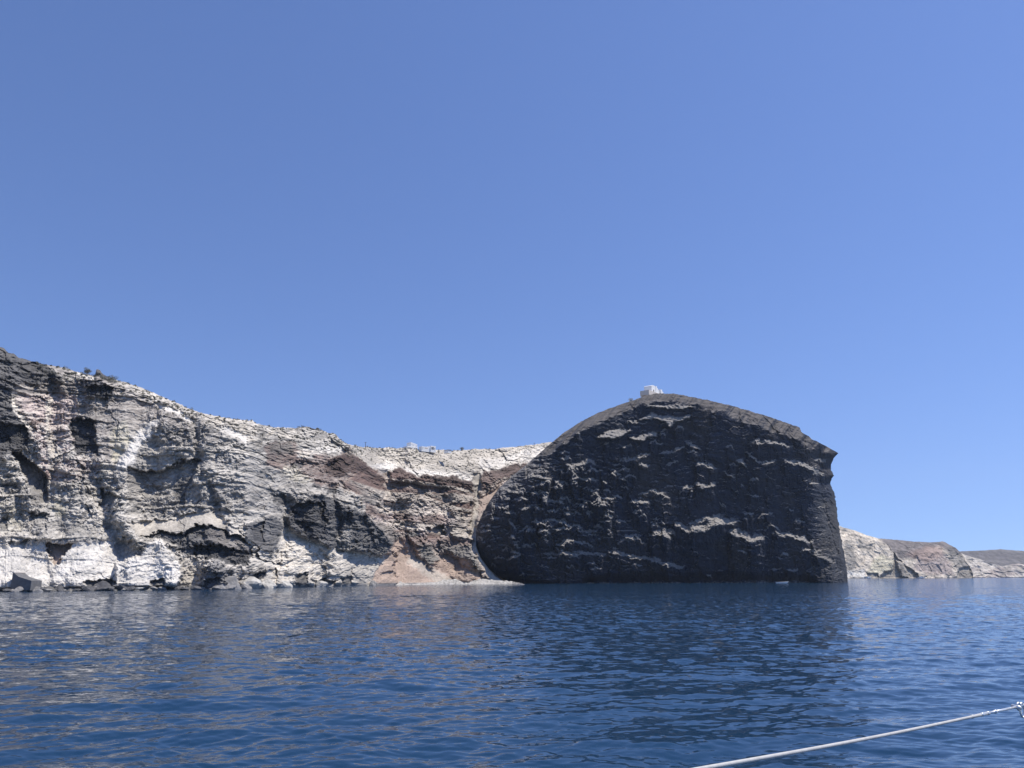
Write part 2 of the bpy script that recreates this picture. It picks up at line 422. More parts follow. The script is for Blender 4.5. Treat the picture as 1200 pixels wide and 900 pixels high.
    A([(500, 577), (548, 573), (549, 577), (516, 584), (504, 582)], BROWN * .8, .95, 1.2, 3)
    A([(522, 592), (540, 580), (558, 584), (556, 598), (535, 606)], BROWN * .8, .95, 1.3, 4)
    A([(502, 585), (512, 582), (518, 590), (506, 594)], BROWN * .8, .9, 1.5, 3)
    A([(562, 558), (590, 546), (618, 544), (640, 536), (640, 556), (600, 556), (564, 574)], BROWN, .95, 1.5, 3)
    A([(576, 550), (600, 546), (616, 545), (604, 551), (578, 554)], BROWN * .5, .8, 1.2, 0, 2)
    A([(426, 592), (452, 596), (452, 606), (428, 606)], BROWN, .85, 2, 3)
    A([(440, 608), (462, 620), (478, 634), (476, 648), (462, 642), (450, 628)], RUBBLE * .8, .9, 2, 4)
    A([(465, 598), (485, 600), (490, 612), (470, 614)], BROWN * .95, .8, 2, 3)
    A([(492, 606), (508, 602), (522, 606), (518, 616), (494, 614)], BROWN * 1.1, .8, 2, 3)
    A([(498, 618), (521, 616), (521, 629), (500, 630)], BROWN * .8, .95, 1, 0, 4, .3)
    A([(480, 622), (494, 628), (506, 640), (512, 656), (508, 668), (496, 656), (482, 640)], GREY * .7, .95, 2, 4)
    A([(516, 632), (534, 630), (548, 640), (558, 655), (561, 668), (552, 670), (540, 656), (518, 645)], GREY * .8, .95, 2, 4)
    A([(524, 612), (540, 604), (552, 612), (548, 632), (530, 632)], RUBBLE, .8, 2, 3)
    A([(424, 700), (456, 640), (466, 630), (486, 638), (502, 664), (511, 658), (521, 644), (548, 656), (563, 676), (600, 686), (600, 700)], TAN, 1, 2, 0, 0, .12)
    A([(480, 646), (484, 650), (535, 682), (515, 684), (478, 660)], CREAM * .92, .7, 2.5, 0, 0, .1)
    A([(508, 660), (520, 653), (556, 676), (562, 683), (540, 684)], TAN * .85, .8, 2, 0, 0, .5)
    A([(552, 556), (566, 552), (562, 600), (560, 630), (566, 650), (582, 672), (610, 683), (580, 690), (562, 660), (548, 640), (554, 610), (556, 580)], CREAM * .86, .95, 1.5, -1.5, 0, .12)
    A([(560, 585), (576, 575), (590, 566), (575, 590), (562, 605)], TAN * .95, .8, 2, 0, 0, .3)
    lay = fbm(U / 70, (Z + .05 * U) / 4.2 + .35 * fbm(U / 14, Z / 8, 3, 75), 3, 76)
    bay = poly_mask(wx, wy, [(405, 556), (440, 552), (556, 572), (552, 640), (515, 636), (478, 640), (440, 600)], 5) * mB
    col = apply(col, bay * sstep(.08, .3, lay), CREAM * .95, .62)
    col = apply(col, bay * sstep(-.02, -.25, -lay) * 0 + bay * sstep(.02, .25, -lay), np.array((.20, .125, .10)), .6)
    near = mA * np.clip(rough, 0, 1) * sstep(.2, .3, col.mean(-1)) * (1 - .8 * sstep(.45, .58, col.mean(-1)))
    col = apply(col, near * sstep(.1, .35, lay), CREAM * 1.05, .4)
    col = apply(col, near * sstep(.1, .35, -lay), RUBBLE * .9, .24)
    D = D + .9 * sstep(0, .25, lay) * np.clip(rough, 0, 1)
    shore = 1 - sstep(1.2, 3.4, (ywat - PY)) 
    col = apply(col, shore * sstep(275, 300, PX), np.array((.36, .345, .32)), .9)
    col = apply(col, shore * (1 - sstep(275, 300, PX)), RUBBLE * .7, .9)
    # ---- spurs (+) and gullies (-): centre line, metres, width in pixels
    for pts, a, w in (([(-10, 530), (12, 545), (30, 575), (44, 600), (52, 638)], 7, 13), ([(62, 462), (64, 500), (66, 540), (54, 575), (46, 600)], -5, 8), ([(30, 470), (44, 520), (52, 548)], 3, 7), ([(190, 488), (165, 520), (148, 556), (138, 596), (158, 634)], 6, 12), ([(205, 500), (200, 540)], 8, 32), ([(228, 492), (234, 540), (248, 590), (268, 626)], -4.5, 5), ([(285, 520), (280, 560)], 6, 34), ([(318, 545), (326, 580), (316, 606)], 4, 11), ([(368, 585), (372, 612), (378, 640)], 10, 17), ([(410, 590), (418, 615), (424, 640)], 9, 16), ([(392, 580), (396, 610), (398, 645)], -6, 5), ([(440, 612), (446, 640)], 6, 10), ([(337, 592), (333, 622), (326, 660)], -7, 7), ([(100, 540), (116, 585), (138, 636)], -5, 8), ([(86, 545), (92, 590), (84, 630)], 5, 14), ([(118, 438), (116, 466)], 6, 12), ([(100, 470), (112, 500), (122, 540)], 4, 12), ([(350, 640), (352, 668), (358, 690)], 4, 12), ([(395, 650), (405, 690)], 4, 14), ([(375, 650), (380, 690)], -4, 6), ([(430, 655), (436, 690)], -3.5, 7), ([(195, 635), (205, 690)], 5, 14), ([(232, 650), (222, 692)], -5, 8), ([(148, 640), (140, 690)], -3, 7), ([(52, 640), (58, 690)], -3.5, 7), ([(105, 640), (100, 690)], 3.5, 18), ([(20, 640), (16, 690)], 4, 14),
                      ([(425, 556), (440, 590), (462, 630), (482, 655)], -7, 7), ([(452, 548), (455, 575), (470, 600), (490, 628)], -6, 6), ([(470, 560), (480, 600), (500, 640)], 5, 10), ([(510, 575), (512, 610), (514, 650)], -7, 8), ([(535, 575), (536, 612), (542, 650)], 6, 10), ([(400, 545), (420, 568), (440, 600), (455, 625)], 7, 9), ([(470, 530), (466, 552)], -3, 7), ([(520, 532), (530, 556)], -3, 8), ([(590, 528), (572, 552)], -3, 8)):
        D = D + (.52 if pts[0][0] < 398 else .5) * a * np.exp(-(line_dist(wx, wy, pts) / w) ** 2)
    # ---- rock relief, metres
    k = np.clip(base / 330, .6, 1.25)
    # bedding swings from place to place
    tilt = .18 + .55 * fbm(U / 55, Z / 45, 2, 40)
    warp = 2.6 * fbm(U / 16, Z / 16, 4, 41)
    dip = Z + tilt * 14 * np.tanh(U / 60) + .14 * U + warp
    rough = rough * np.clip(1.0 + .9 * fbm(U / 38, Z / 26, 3, 42), .3, 1.5)
    wu, wz = U + 1.6 * fbm(U / 6, Z / 6, 4, 3), Z + 1.6 * fbm(U / 6, Z / 6, 4, 4)
    f1, r1, _ = facets(wu / 11, wz / 11, 50)
    f2, r2, _ = facets(wu / 4.4, wz / 4.0, 60)
    f3, r3, _ = facets(wu / 1.7, wz / 1.6, 70)
    st = np.zeros(PY.shape)
    for lam, a, s in ((6.5, 1.0, 1), (2.5, .55, 2), (1.1, .3, 3)):
        ph = dip / lam + .7 * fbm(U / (lam * 2.6), Z / (lam * 2.2), 4, 200 + s)
        fr = ph - np.floor(ph)
        ampl = np.clip(.35 + 1.5 * fbm(U / (lam * 5), Z / (lam * 4), 2, 210 + s), 0, 1.6)
        st = st + a * ampl * np.where(fr < .66, fr / .66, (1 - fr) / .34)
    big = 5.5 * fbm(U / 42, Z / 42, 4, 7) + 3.6 * ridged(U / 20 + .25 * warp, Z / 46, 5, 8)
    ob = .8 * U + .6 * Z; oc = -.6 * U + .8 * Z
    rib = ridged(ob / 7 + .5 * fbm(U / 9, Z / 9, 3, 12), oc / 30, 5, 13) * sstep(-.15, .35, fbm(U / 30, Z / 26, 3, 14))
    gul = ridged(U / 8 + .9 * fbm(U / 9, Z / 10, 3, 15), Z / 24, 5, 16) * sstep(-.2, .3, fbm(U / 34, Z / 22, 3, 18))
    stm = np.clip(.45 + 1.4 * fbm(U / 22, Z / 14, 3, 19), 0, 1.4)
    crag = ridged(wu / 5.5, wz / 6.5, 5, 21, .6)
    fine = .5 * fbm(U / 1.6, Z / 1.2, 4, 9) + 1.7 * rib + 1.3 * gul + 1.35 * crag + .75 * ridged(wu / 2.1, wz / 2.0, 4, 23, .6)
    D = D + k * (big * lerp(.35, 1, np.clip(rough, 0, 1)) + (.2 + .8 * rough) * (.4 * fbm(U / 1.1, Z / .8, 4, 20) + .3 * ridged(U / 3.2, Z / 2.6, 3, 22)) * (rough > .02) + rough * (1.7 * f1 + .95 * f2 + .42 * f3 + 1.25 * stm * st + fine))
    # little dark bumps of rock and brush on the upper slopes
    D = D * sstep(0, 8, ywat - PY + 2)
    D = D + 18 * poly_mask(PX, PY, [(530, 730), (548, 645), (556, 605), (572, 590), (620, 560), (640, 730)], 12)
    hl = [(612, 690), (592, 681), (582, 675), (574, 667), (564.5, 654), (559, 640), (559.5, 622), (564.5, 607), (573.5, 590), (586.5, 572), (602, 558), (622, 542), (642, 525), (760, 480), (900, 600), (800, 700)]
    D = D - 75 * poly_mask(PX, PY, hl, 1.2)
    edge = sstep(0, .015, 1 - v)
    Y = base - D * lerp(.7, 1, edge)
    P = np.stack([tX * Y, Y, H + tZ * Y], -1)
    n = normals(P)
    up = n[..., 2]
    # up-facing treads come out paler, steep risers darker and cooler
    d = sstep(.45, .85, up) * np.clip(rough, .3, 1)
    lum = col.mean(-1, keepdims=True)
    tread_col = np.clip(col * .86 + np.array((.085, .079, .07)) * np.clip(lum / .3, .3, 1.3), 0, .76)
    riser_col = col * (.80 - .2 * (r2[..., None] - .5)) * np.array((.97, .98, 1.02))
    col = riser_col * (1 - d[..., None]) + tread_col * d[..., None]
    tint = 1 + .22 * fbm(U / 7, dip / 3.2, 5, 80)[..., None] + .2 * (r1[..., None] - .5) + .22 * (r3[..., None] - .5) * np.clip(rough, .2, 1)[..., None]
    streak = sstep(.25, .6, fbm(U / 2.2, Z / 14, 4, 83)) * .22 * np.clip(rough, 0, 1) ** 2
    col = col * tint * (1 - streak[..., None])
    mot = sstep(.02, .3, fbm(ob / 2.6, oc / 1.0, 4, 87) + .5 * fbm(U / 24, Z / 18, 3, 88)) * np.clip(rough, 0, 1) * sstep(.14, .26, lum[..., 0]) * mA
    col = apply(col, mot, np.array((.62, .575, .51)), .55)
    mo2 = sstep(.12, .4, fbm(ob / 3.3 + 40, oc / 1.3, 4, 89)) * np.clip(rough, 0, 1) * mA * (1 - .7 * sstep(.42, .56, lum[..., 0]))
    col = apply(col, mo2, np.array((.13, .125, .12)), .42)
    spots = sstep(.34, .5, fbm(U / 1.4, Z / 1.2, 3, 85)) * sstep(-.2, .3, fbm(U / 11, Z / 11, 3, 86)) * np.clip(rough, 0, 1)
    col = apply(col, spots, np.array((.13, .125, .118)), .6)
    # back of the plateau
    ex = []
    for dy, dz in ((3, -.25), (12, -1.4), (45, -6), (140, -14), (320, -30)):
        q = P[-1].copy(); q[:, 0] *= 1 + dy / q[:, 1]; q[:, 1] += dy; q[:, 2] += dz + .4 * dy * np.minimum(tZ[-1], 0); ex.append(q)
    P = np.concatenate([P, np.array(ex)], 0)
    colx = np.broadcast_to(RUBBLE, (5, len(px), 3))
    col = np.concatenate([col, colx], 0)
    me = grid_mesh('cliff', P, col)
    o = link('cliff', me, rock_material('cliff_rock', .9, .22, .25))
    tag(o, 'pale layered volcanic cliff rising from the water on the left', 'cliff', kind='structure')
    return P, PX, PY

cliffP, cPX, cPY = build_cliff()

def cliff_point(px, py):
    j = int(round((px - cPX[0, 0]) / .55)); j = max(0, min(cPX.shape[1] - 1, j))
    i = int(np.argmin(np.abs(cPY[:, j] - py)))
    return Vector(cliffP[i, j])

# ================================================================== dark headland
def curve(pts, t):
    p = np.array(pts, float)
    s = np.concatenate([[0], np.cumsum(np.hypot(*np.diff(p, axis=0).T))]); s /= s[-1]
    return np.stack([np.interp(t, s, p[:, 0]), np.interp(t, s, p[:, 1])], -1)

HLEFT = [(607, 684.6), (592, 680), (582, 674.5), (573, 667), (563, 654), (557.5, 640), (558, 622), (563, 607), (572, 590), (585, 572), (600, 558), (620, 542), (640, 524)]
HTOP = [(640, 524), (660, 507.5), (680, 494.5), (700, 484), (720, 476.5), (745, 468), (758, 463), (770, 461), (785, 461), (800, 463), (830, 469), (860, 476), (890, 485), (905, 489.5), (920, 495), (937, 501), (939, 506), (948, 511.5), (951, 514.5), (965, 521), (982.5, 531)]
HRIGHT = [(993.5, 682.8), (993, 672), (991, 658), (988, 643), (984.5, 625), (982.5, 609), (980, 594), (978, 578), (972.5, 566), (977, 557), (974, 551), (973.5, 546), (977, 537), (982.5, 531)]

def build_headland():
    nu, nv = 800, 430
    u = np.linspace(0, 1, nu); v = np.linspace(0, 1, nv)
    Lc, Rc = curve(HLEFT, v), curve(HRIGHT, v)
    Tc = curve(HTOP, u); Bc = np.stack([lerp(607, 993.5, u), lerp(684.6, 682.8, u)], -1)
    Tc[:, 1] += 1.1 * fbm(u * 46, u * 0, 5, 301, .6) * np.sin(np.pi * u) ** .3
    Rc[:, 0] += (2.0 * fbm(v * 24, v * 0, 5, 302, .65)) * np.sin(np.pi * v) ** .5
    Lc[:, 0] += 1.5 * fbm(v * 24, v * 0, 5, 303, .6) * np.sin(np.pi * v) ** .5
    Uu, Vv = u[None, :, None], v[:, None, None]
    S = (1 - Uu) * Lc[:, None] + Uu * Rc[:, None] + (1 - Vv) * Bc[None] + Vv * Tc[None] - ((1 - Uu) * (1 - Vv) * Bc[0] + Uu * (1 - Vv) * Bc[-1] + (1 - Uu) * Vv * Tc[0] + Uu * Vv * Tc[-1])
    PX, PY = S[..., 0], S[..., 1]
    wx = PX + 2.6 * fbm(PX / 16, PY / 16, 4, 331) + .9 * fbm(PX / 3.5, PY / 3.5, 2, 333)
    wy = PY + 2.2 * fbm(PX / 16, PY / 16, 4, 332) + 1.0 * fbm(PX / 3.5, PY / 3.5, 2, 334)
    pm = lambda pts, f=2.0: poly_mask(wx, wy, pts, f)
    tX, tZ = rays(PX, PY)
    Yw = np.interp(PX, [540, 607, 993.5], [380, y_on_water(684), y_on_water(682.6)])
    # distance below the skyline and in from the sides, pixels
    topy = np.interp(PX, [p[0] for p in HTOP], [p[1] for p in HTOP])
    dt = PY - topy
    c = np.full(PX.shape, -.075)
    lit = np.interp(PX, [560, 640, 700, 760, 830, 870, 930, 980], [9, 11, 11, 9, 9, 14, 16, 5]) + 4 * fbm(PX / 14, PX * 0 + 2, 4, 335)
    c = lerp(c, 1.5, 1 - sstep(lit - 2.5, lit + 2.5, dt + 2.0 * fbm(PX / 7, PY / 4, 4, 336)))
    c = lerp(c, .62, pm([(958, 580), (984, 585), (992, 650), (975, 655), (955, 640), (962, 610)], 6) * .8)
    Y = np.zeros(PX.shape); Y[0] = Yw[0]
    for i in range(1, nv):
        d_ = np.maximum(tZ[i] - tZ[i - 1], 0)
        Y[i] = Y[i - 1] * (1 + c[i] * d_ / np.maximum(1 - c[i] * tZ[i], .3))
    # follow the plan curve where a column drifts sideways
    Y = Y * (Yw / Yw[0])
    lx = np.interp(PY, [p[1] for p in HLEFT[::-1]], [p[0] for p in HLEFT[::-1]])
    dl = np.clip((PX - lx) / 60, 0, 1)
    Y = Y + 26 * (1 - np.sqrt(1 - (1 - dl) ** 2)) * sstep(500, 560, PY)
    rx = np.interp(PY, [p[1] for p in HRIGHT[::-1]], [p[0] for p in HRIGHT[::-1]])
    dr = np.clip((rx - PX) / 26, 0, 1)
    Y = Y + 22 * (1 - np.sqrt(1 - (1 - dr) ** 2))
    base = Y.copy()
    U, Z = tX * base, H + tZ * base
    D = np.zeros(PX.shape); tread = np.zeros(PX.shape)
    LED = [([(726, 538), (745, 537), (763, 530)], 3.2), ([(662, 544), (676, 545), (690, 540), (700, 544)], 4), ([(614, 558), (630, 558), (646, 561)], 2), ([(649, 565), (659, 568)], 3), ([(666, 562), (680, 560), (702, 563)], 2.2), ([(635, 583), (652, 589)], 3.5), ([(655, 584), (664, 582), (670, 589)], 3.5), ([(625, 595), (635, 595)], 2.5), ([(607, 596), (623, 594)], 2), ([(635, 610), (648, 609), (656, 611), (668, 616), (682, 616)], 3.2), ([(691, 581), (698, 578), (706, 583), (720, 584)], 2.2), ([(706, 606), (712, 602), (718, 606)], 4), ([(747, 580), (766, 574), (779, 582)], 2.8), ([(739, 588), (762, 588)], 3.5), ([(735, 492), (752, 497)], 2.5), ([(877, 519), (900, 517), (931, 524)], 3), ([(873, 529), (892, 543), (911, 539)], 3), ([(916, 541), (936, 542), (952, 549), (967, 558)], 4.5), ([(773, 532), (786, 530), (801, 522)], 3), ([(805, 519), (823, 527)], 1.8), ([(815, 545), (826, 543), (840, 549)], 4), ([(849, 552), (863, 561)], 2), ([(795, 578), (802, 571), (813, 570)], 3), ([(813, 566), (826, 569), (839, 568)], 3.5), ([(887, 606), (900, 601), (907, 602)], 2), ([(788, 612), (806, 620), (826, 619), (838, 611), (866, 610)], 7.5), ([(806, 614), (826, 608), (850, 604)], 4.5), ([(854, 623), (868, 624), (880, 632), (896, 629)], 8), ([(906, 625), (930, 628), (954, 635)], 5), ([(761, 627), (772, 623), (788, 630)], 6), ([(775, 618), (793, 626)], 4), ([(634, 649), (668, 649), (680, 648), (712, 650)], 3), ([(712, 646), (740, 652), (760, 654), (784, 661)], 3.8), ([(775, 660), (803, 665)], 3.5), ([(649, 640), (670, 634), (684, 636), (696, 641)], 3), ([(722, 637), (742, 628), (758, 639)], 3), ([(647, 620), (669, 619)], 2.5), ([(679, 622), (700, 623)], 2.5), ([(895, 623), (902, 613), (915, 622)], 2.5), ([(938, 643), (962, 646)], 2), ([(952, 646), (980, 660)], 4), ([(594, 655), (612, 650)], 3), ([(596, 612), (606, 618)], 3), ([(562, 622), (572, 622)], 2.5), ([(588, 600), (600, 602)], 2), ([(640, 600), (656, 597)], 2), ([(685, 600), (694, 603)], 2), ([(598, 646), (609, 648)], 3), ([(690, 548), (706, 552)], 1.5), ([(780, 545), (796, 540)], 1.5), ([(584, 580), (598, 585)], 2), ([(600, 575), (616, 579)], 2), ([(660, 603), (676, 600)], 2), ([(700, 612), (716, 610)], 1.8), ([(844, 590), (852, 594)], 1.6), ([(872, 602), (884, 603)], 2.5), ([(930, 610), (944, 612)], 2), ([(924, 596), (930, 600)], 2), ([(866, 567), (872, 570)], 2), ([(905, 667), (916, 667)], 2), ([(922, 668), (936, 668)], 2.5), ([(828, 672), (834, 676)], 2)]
    rl_ = random.Random(21)
    for _ in range(190):
        if rl_.random() < .72: x, y = rl_.gauss(655, 62), rl_.gauss(598, 30)
        else: x, y = rl_.uniform(600, 965), rl_.uniform(500, 668)
        L_ = rl_.uniform(4, 15)
        LED.append(([(x - L_ / 2, y + rl_.uniform(-1, 2.5)), (x + rl_.uniform(-.2, .2) * L_, y - rl_.uniform(.5, 2.5)), (x + L_ / 2, y + rl_.uniform(-.5, 3.5))], rl_.uniform(1.0, 2.6)))
    ragx = PX + 3.0 * fbm(PX / 5, PY / 9, 3, 341)
    ragy = PY + 2.2 * fbm(PX / 8, PY / 8, 3, 342) + 1.3 * fbm(PX / 2.6, PY / 2.6, 3, 343)
    for pts, w in LED:
        pr, tr = ledge(ragx, ragy, pts, w, 10 + 7 * w)
        D = D + pr * w * .5 * 2.0
        tread = np.maximum(tread, tr)
    for pts, s in (([(700, 514), (710, 507), (726, 502), (739, 504), (728, 511), (716, 514)], 5), ([(738, 514), (750, 511), (758, 509), (765, 507), (770, 509), (770, 512), (758, 512), (754, 517), (740, 516)], 3.5), ([(750, 492), (765, 484), (778, 488), (800, 488), (812, 487), (808, 491), (792, 494), (785, 502), (780, 494), (765, 490)], 4.5), ([(756, 476), (790, 474), (814, 478), (800, 479), (770, 478)], 2), ([(862, 540), (870, 538), (875, 548)], 3.5)):
        ys = [p[1] for p in pts]; y0, y1 = min(ys), max(ys)
        m = pm(pts, 1.2); mw = pm([(a, b + (1 if b < (y0 + y1) / 2 else 16)) for a, b in pts], 6)
        t = np.clip((wy - y0) / (y1 - y0), 0, 1)
        D = D + np.maximum(m * t * s * 1.6, 0) + mw * 0
        tread = np.maximum(tread, m)
    # sub-ledges broken over the left and middle of the face
    clus = np.clip(.42 + poly_mask(PX, PY, [(560, 560), (640, 540), (760, 560), (790, 640), (700, 650), (570, 660)], 30) * .95, 0, 1.2)
    dip = Z + .08 * U + 2.6 * fbm(U / 14, Z / 12, 4, 345)
    st = np.zeros(PX.shape)
    for lam, a, s in ((6.5, 1.5, 1), (3.1, .8, 2), (1.5, .4, 3)):
        ph = dip / lam + 1.1 * fbm(U / (lam * 2.2), Z / (lam * 1.8), 4, 350 + s)
        fr = ph - np.floor(ph)
        am = np.clip(1.5 * fbm(U / (lam * 2.0), Z / (lam * 1.4), 3, 360 + s) - .12, 0, 1.3)
        st = st + a * am * np.where(fr < .8, fr / .8, (1 - fr) / .2)
    f1, r1, _ = facets(U / 11 + .3 * fbm(U / 6, Z / 6, 3, 371), Z / 16, 370)
    f2, r2, _ = facets(U / 4, Z / 3.2, 380)
    f3, r3, _ = facets(U / 1.7, Z / 1.4, 390)
    D = D + 1.1 * clus * st + 1.3 * f1 + .42 * f2 + .2 * f3 + 3.2 * fbm(U / 45, Z / 60, 3, 400) + .3 * fbm(U / 2.2, Z / 1.6, 4, 401) + .8 * fbm(U / 12, dip / 2.0, 5, 402) + .55 * ridged(U / 9, Z / 14, 5, 405, .6)
    # vertical joints
    D = D - 1.2 * sstep(.62, .95, ridged(U / 22 + .15 * fbm(U / 6, Z / 9, 3, 404), Z / 110, 2, 403))
    # sea-worn undercut along the foot
    under = pm([(690, 676), (735, 668), (780, 664), (860, 668), (940, 664), (952, 684), (680, 686)], 4)
    D = D - 6 * under * sstep(669, 684, PY) 
    lo = pm([(945, 670), (955, 661), (976, 661), (987, 672), (993, 684), (958, 684)], 2)
    D = D + lo * 5 * sstep(658, 684, PY)
    rim = np.minimum(1, np.minimum(u[None, :], 1 - u[None, :]) * 40) * np.minimum(1, (1 - v[:, None]) * 30)
    Y = base - D * lerp(.55, 1, rim)
    P = np.stack([tX * Y, Y, H + tZ * Y], -1)
    n = normals(P); up = n[..., 2]
    col = np.empty(PX.shape + (3,)); col[:] = np.array((.029, .034, .048))
    col *= (1 + .3 * fbm(U / 12, dip / 2.5, 5, 410) + .25 * (r1 - .5) + .2 * (r3 - .5))[..., None]
    brown = sstep(0, .5, fbm(U / 30, Z / 30, 3, 411) + .35 * sstep(640, 575, PX))
    col = apply(col, brown, np.array((.060, .053, .051)), .55)
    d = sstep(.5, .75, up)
    lit_tread = np.array((.27, .25, .225))  # pale tone for sunlit ledge treads, sunlight painted into the colour
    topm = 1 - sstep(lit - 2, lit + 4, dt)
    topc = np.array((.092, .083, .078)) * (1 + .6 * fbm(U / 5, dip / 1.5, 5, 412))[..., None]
    col = apply(col, d, lit_tread, .8)
    col = apply(col, tread, lit_tread, .9)
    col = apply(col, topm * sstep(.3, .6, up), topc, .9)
    rl = pm([(958, 585), (984, 585), (994, 684), (950, 684), (948, 668), (962, 640)], 6)
    col = apply(col, rl, np.array((.07, .069, .070)) * (1 + .6 * fbm(U / 5, Z / 9, 4, 413))[..., None], .6)  # sunlit right edge lightened in the colour
    # wrap the sides, top and back so that the headland is a solid mass
    def back(row, steps):
        out = []
        for dy, dz, dx in steps:
            q = row.copy(); q[:, 0] = q[:, 0] * (1 + dy / q[:, 1]) + dx; q[:, 1] += dy; q[:, 0] = lerp(q[:, 0], 110.0, min(.7, dy / 120)); q[:, 2] = np.maximum(q[:, 2] + dz, -1.0); out.append(q)
        return np.array(out)
    tb = back(P[-1], ((4, -.3, 0), (14, -1.2, 0), (45, -6, 0), (110, -22, 0), (190, -70, 0), (230, -140, 0)))
    P = np.concatenate([P, tb], 0)
    col = np.concatenate([col, np.broadcast_to(np.array((.15, .14, .13)), (6, nu, 3))], 0)
    sideL = np.stack([np.stack([P[:, 0, 0] + dx, P[:, 0, 1] + dy, P[:, 0, 2]], -1) for dy, dx in ((160, 30), (60, 14), (18, 4))], 1)
    sideR = np.stack([np.stack([P[:, -1, 0] + dx, P[:, -1, 1] + dy, P[:, -1, 2]], -1) for dy, dx in ((10, -1), (40, -6), (120, -24), (200, -50))], 1)
    P = np.concatenate([sideL, P, sideR], 1)
    k0 = np.broadcast_to(np.array((.10, .098, .096)), (P.shape[0], 1, 3))
    col = np.concatenate([k0, k0, k0, col, k0, k0, k0, k0], 1)
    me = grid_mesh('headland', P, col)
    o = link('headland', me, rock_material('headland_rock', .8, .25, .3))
    tag(o, 'huge dark rounded rock headland with pale ledges standing in the sea', 'headland', kind='structure')

build_headland()

# ================================================================== far coast
def far_land(name, label, sky, Yw, cset, colfn, x0, x1, seed, relief, rows=130, step=.4):
    px = np.arange(x0, x1, step)
    s = np.array(sky)
    ysky = np.interp(px, s[:, 0], s[:, 1]) + .25 * fbm(px / 6, px * 0, 4, seed)
    Y0 = np.interp(px, [x0, x1], Yw)
    ywat = np.array([CY - F * math.tan(math.atan2(-H, y) - PITCH) for y in Y0])
    v = np.linspace(0, 1, rows)[:, None]
    PY = (ywat + .3) * (1 - v) + ysky * v; PX = np.broadcast_to(px, PY.shape)
    wx = PX + 2.2 * fbm(PX / 9, PY / 9, 4, seed + 1); wy = PY + 1.6 * fbm(PX / 9, PY / 9, 4, seed + 2)
    tX, tZ = rays(PX, PY)
    c = cset(PX, PY)
    Y = np.zeros(PY.shape); Y[0] = Y0
    for i in range(1, rows):
        Y[i] = Y[i - 1] * (1 + c[i] * np.maximum(tZ[i] - tZ[i - 1], 0) / np.maximum(1 - c[i] * tZ[i], .3))
    base = Y.copy(); U, Z = tX * base, H + tZ * base
    col, D = colfn(wx, wy, PX, PY, U, Z)
    f1, r1, _ = facets(U / 16, Z / 10, seed + 3); f2, r2, _ = facets(U / 6, Z / 4, seed + 4)
    D = D + relief * (9 * fbm(U / 70, Z / 60, 4, seed + 5) + 7 * ridged(U / 34, Z / 70, 4, seed + 6) + 4 * f1 + 1.8 * f2 + 1.5 * fbm(U / 8, Z / 4, 4, seed + 7))
    D = D * sstep(-.3, .7, ywat - PY)
    Y = base - D * lerp(.3, 1, sstep(0, .08, 1 - v))
    P = np.stack([tX * Y, Y, H + tZ * Y], -1)
    col = col * (1 + .4 * fbm(U / 14, Z / 7, 5, seed + 8) + .35 * fbm(U / 5, Z / 3, 4, seed + 9) + .25 * (r2 - .5))[..., None]
    ex = []
    for dy, dz in ((10, -.8), (40, -4), (160, -16), (500, -60)):
        q = P[-1].copy(); q[:, 0] *= 1 + dy / q[:, 1]; q[:, 1] += dy; q[:, 2] += dz; ex.append(q)
    P = np.concatenate([P, np.array(ex)], 0); col = np.concatenate([col, np.repeat(col[-1:], 4, 0)], 0)
    o = link(name, grid_mesh(name, P, col), rock_material(name + '_rock', .25, .2, .2))
    tag(o, label, 'coast', kind='structure')

def spur_c(wx, wy):
    c = np.full(wx.shape, .8)
    return lerp(c, 2.2, poly_mask(wx, wy, [(960, 600), (1005, 622), (1030, 633), (1050, 645), (1085, 650), (1120, 640), (1130, 620), (1000, 590)], 4))
def spur_col(wx, wy, PX, PY, U, Z):
    pm = lambda p, f=1.2: poly_mask(wx, wy, p, f)
    col = np.empty(wx.shape + (3,)); col[:] = np.array((.57, .495, .395)); D = np.zeros(wx.shape)
    col = apply(col, pm([(1020, 620), (1045, 628), (1110, 628), (1130, 650), (1118, 652), (1100, 640), (1075, 655), (1055, 655), (1040, 640)], 2.5), np.array((.17, .15, .14)))
    col = apply(col, pm([(990, 635), (1000, 640), (1004, 660), (1000, 674), (992, 670)], 2), GREY * .85, .8)
    col = apply(col, pm([(1004, 631), (1022, 642), (1018, 648), (1006, 640)], 2), GREY * .8, .7)
    col = apply(col, pm([(1024, 655), (1032, 650), (1047, 656), (1046, 668), (1030, 672), (1016, 672)], 2), YELLOW, .9)
    col = apply(col, pm([(1082, 645), (1100, 642), (1112, 655), (1118, 674), (1090, 674), (1070, 668), (1076, 652)], 3), PINK * .78, .85)
    col = apply(col, pm([(1060, 650), (1085, 640), (1104, 640), (1106, 652), (1085, 660)], 3), np.array((.27, .19, .155)), .6)
    col = apply(col, pm([(1112, 642), (1124, 648), (1134, 664), (1122, 666), (1112, 655)], 2), GREY * .9, .8)
    col = apply(col, pm([(990, 669), (1014, 668), (1012, 677), (990, 677)], 1.5), WHITE * .9, .9)
    for q, r in (([(1047, 648), (1056, 658), (1074, 672), (1076, 678), (1030, 678), (1036, 669), (1046, 668)], 30), ([(1016, 672), (1028, 671), (1030, 678), (1016, 678)], 15), ([(1124, 666), (1136, 664), (1141, 678), (1120, 678)], 20)):
        m = pm(q, 1); col = apply(col, m, GREY * .75, .75); D = D - .3 * r * m  # gully shade darkened into the spur's colour
    D = D + 14 * pm([(1050, 657), (1058, 659), (1066, 677), (1056, 677)], 1.5)
    return col, D
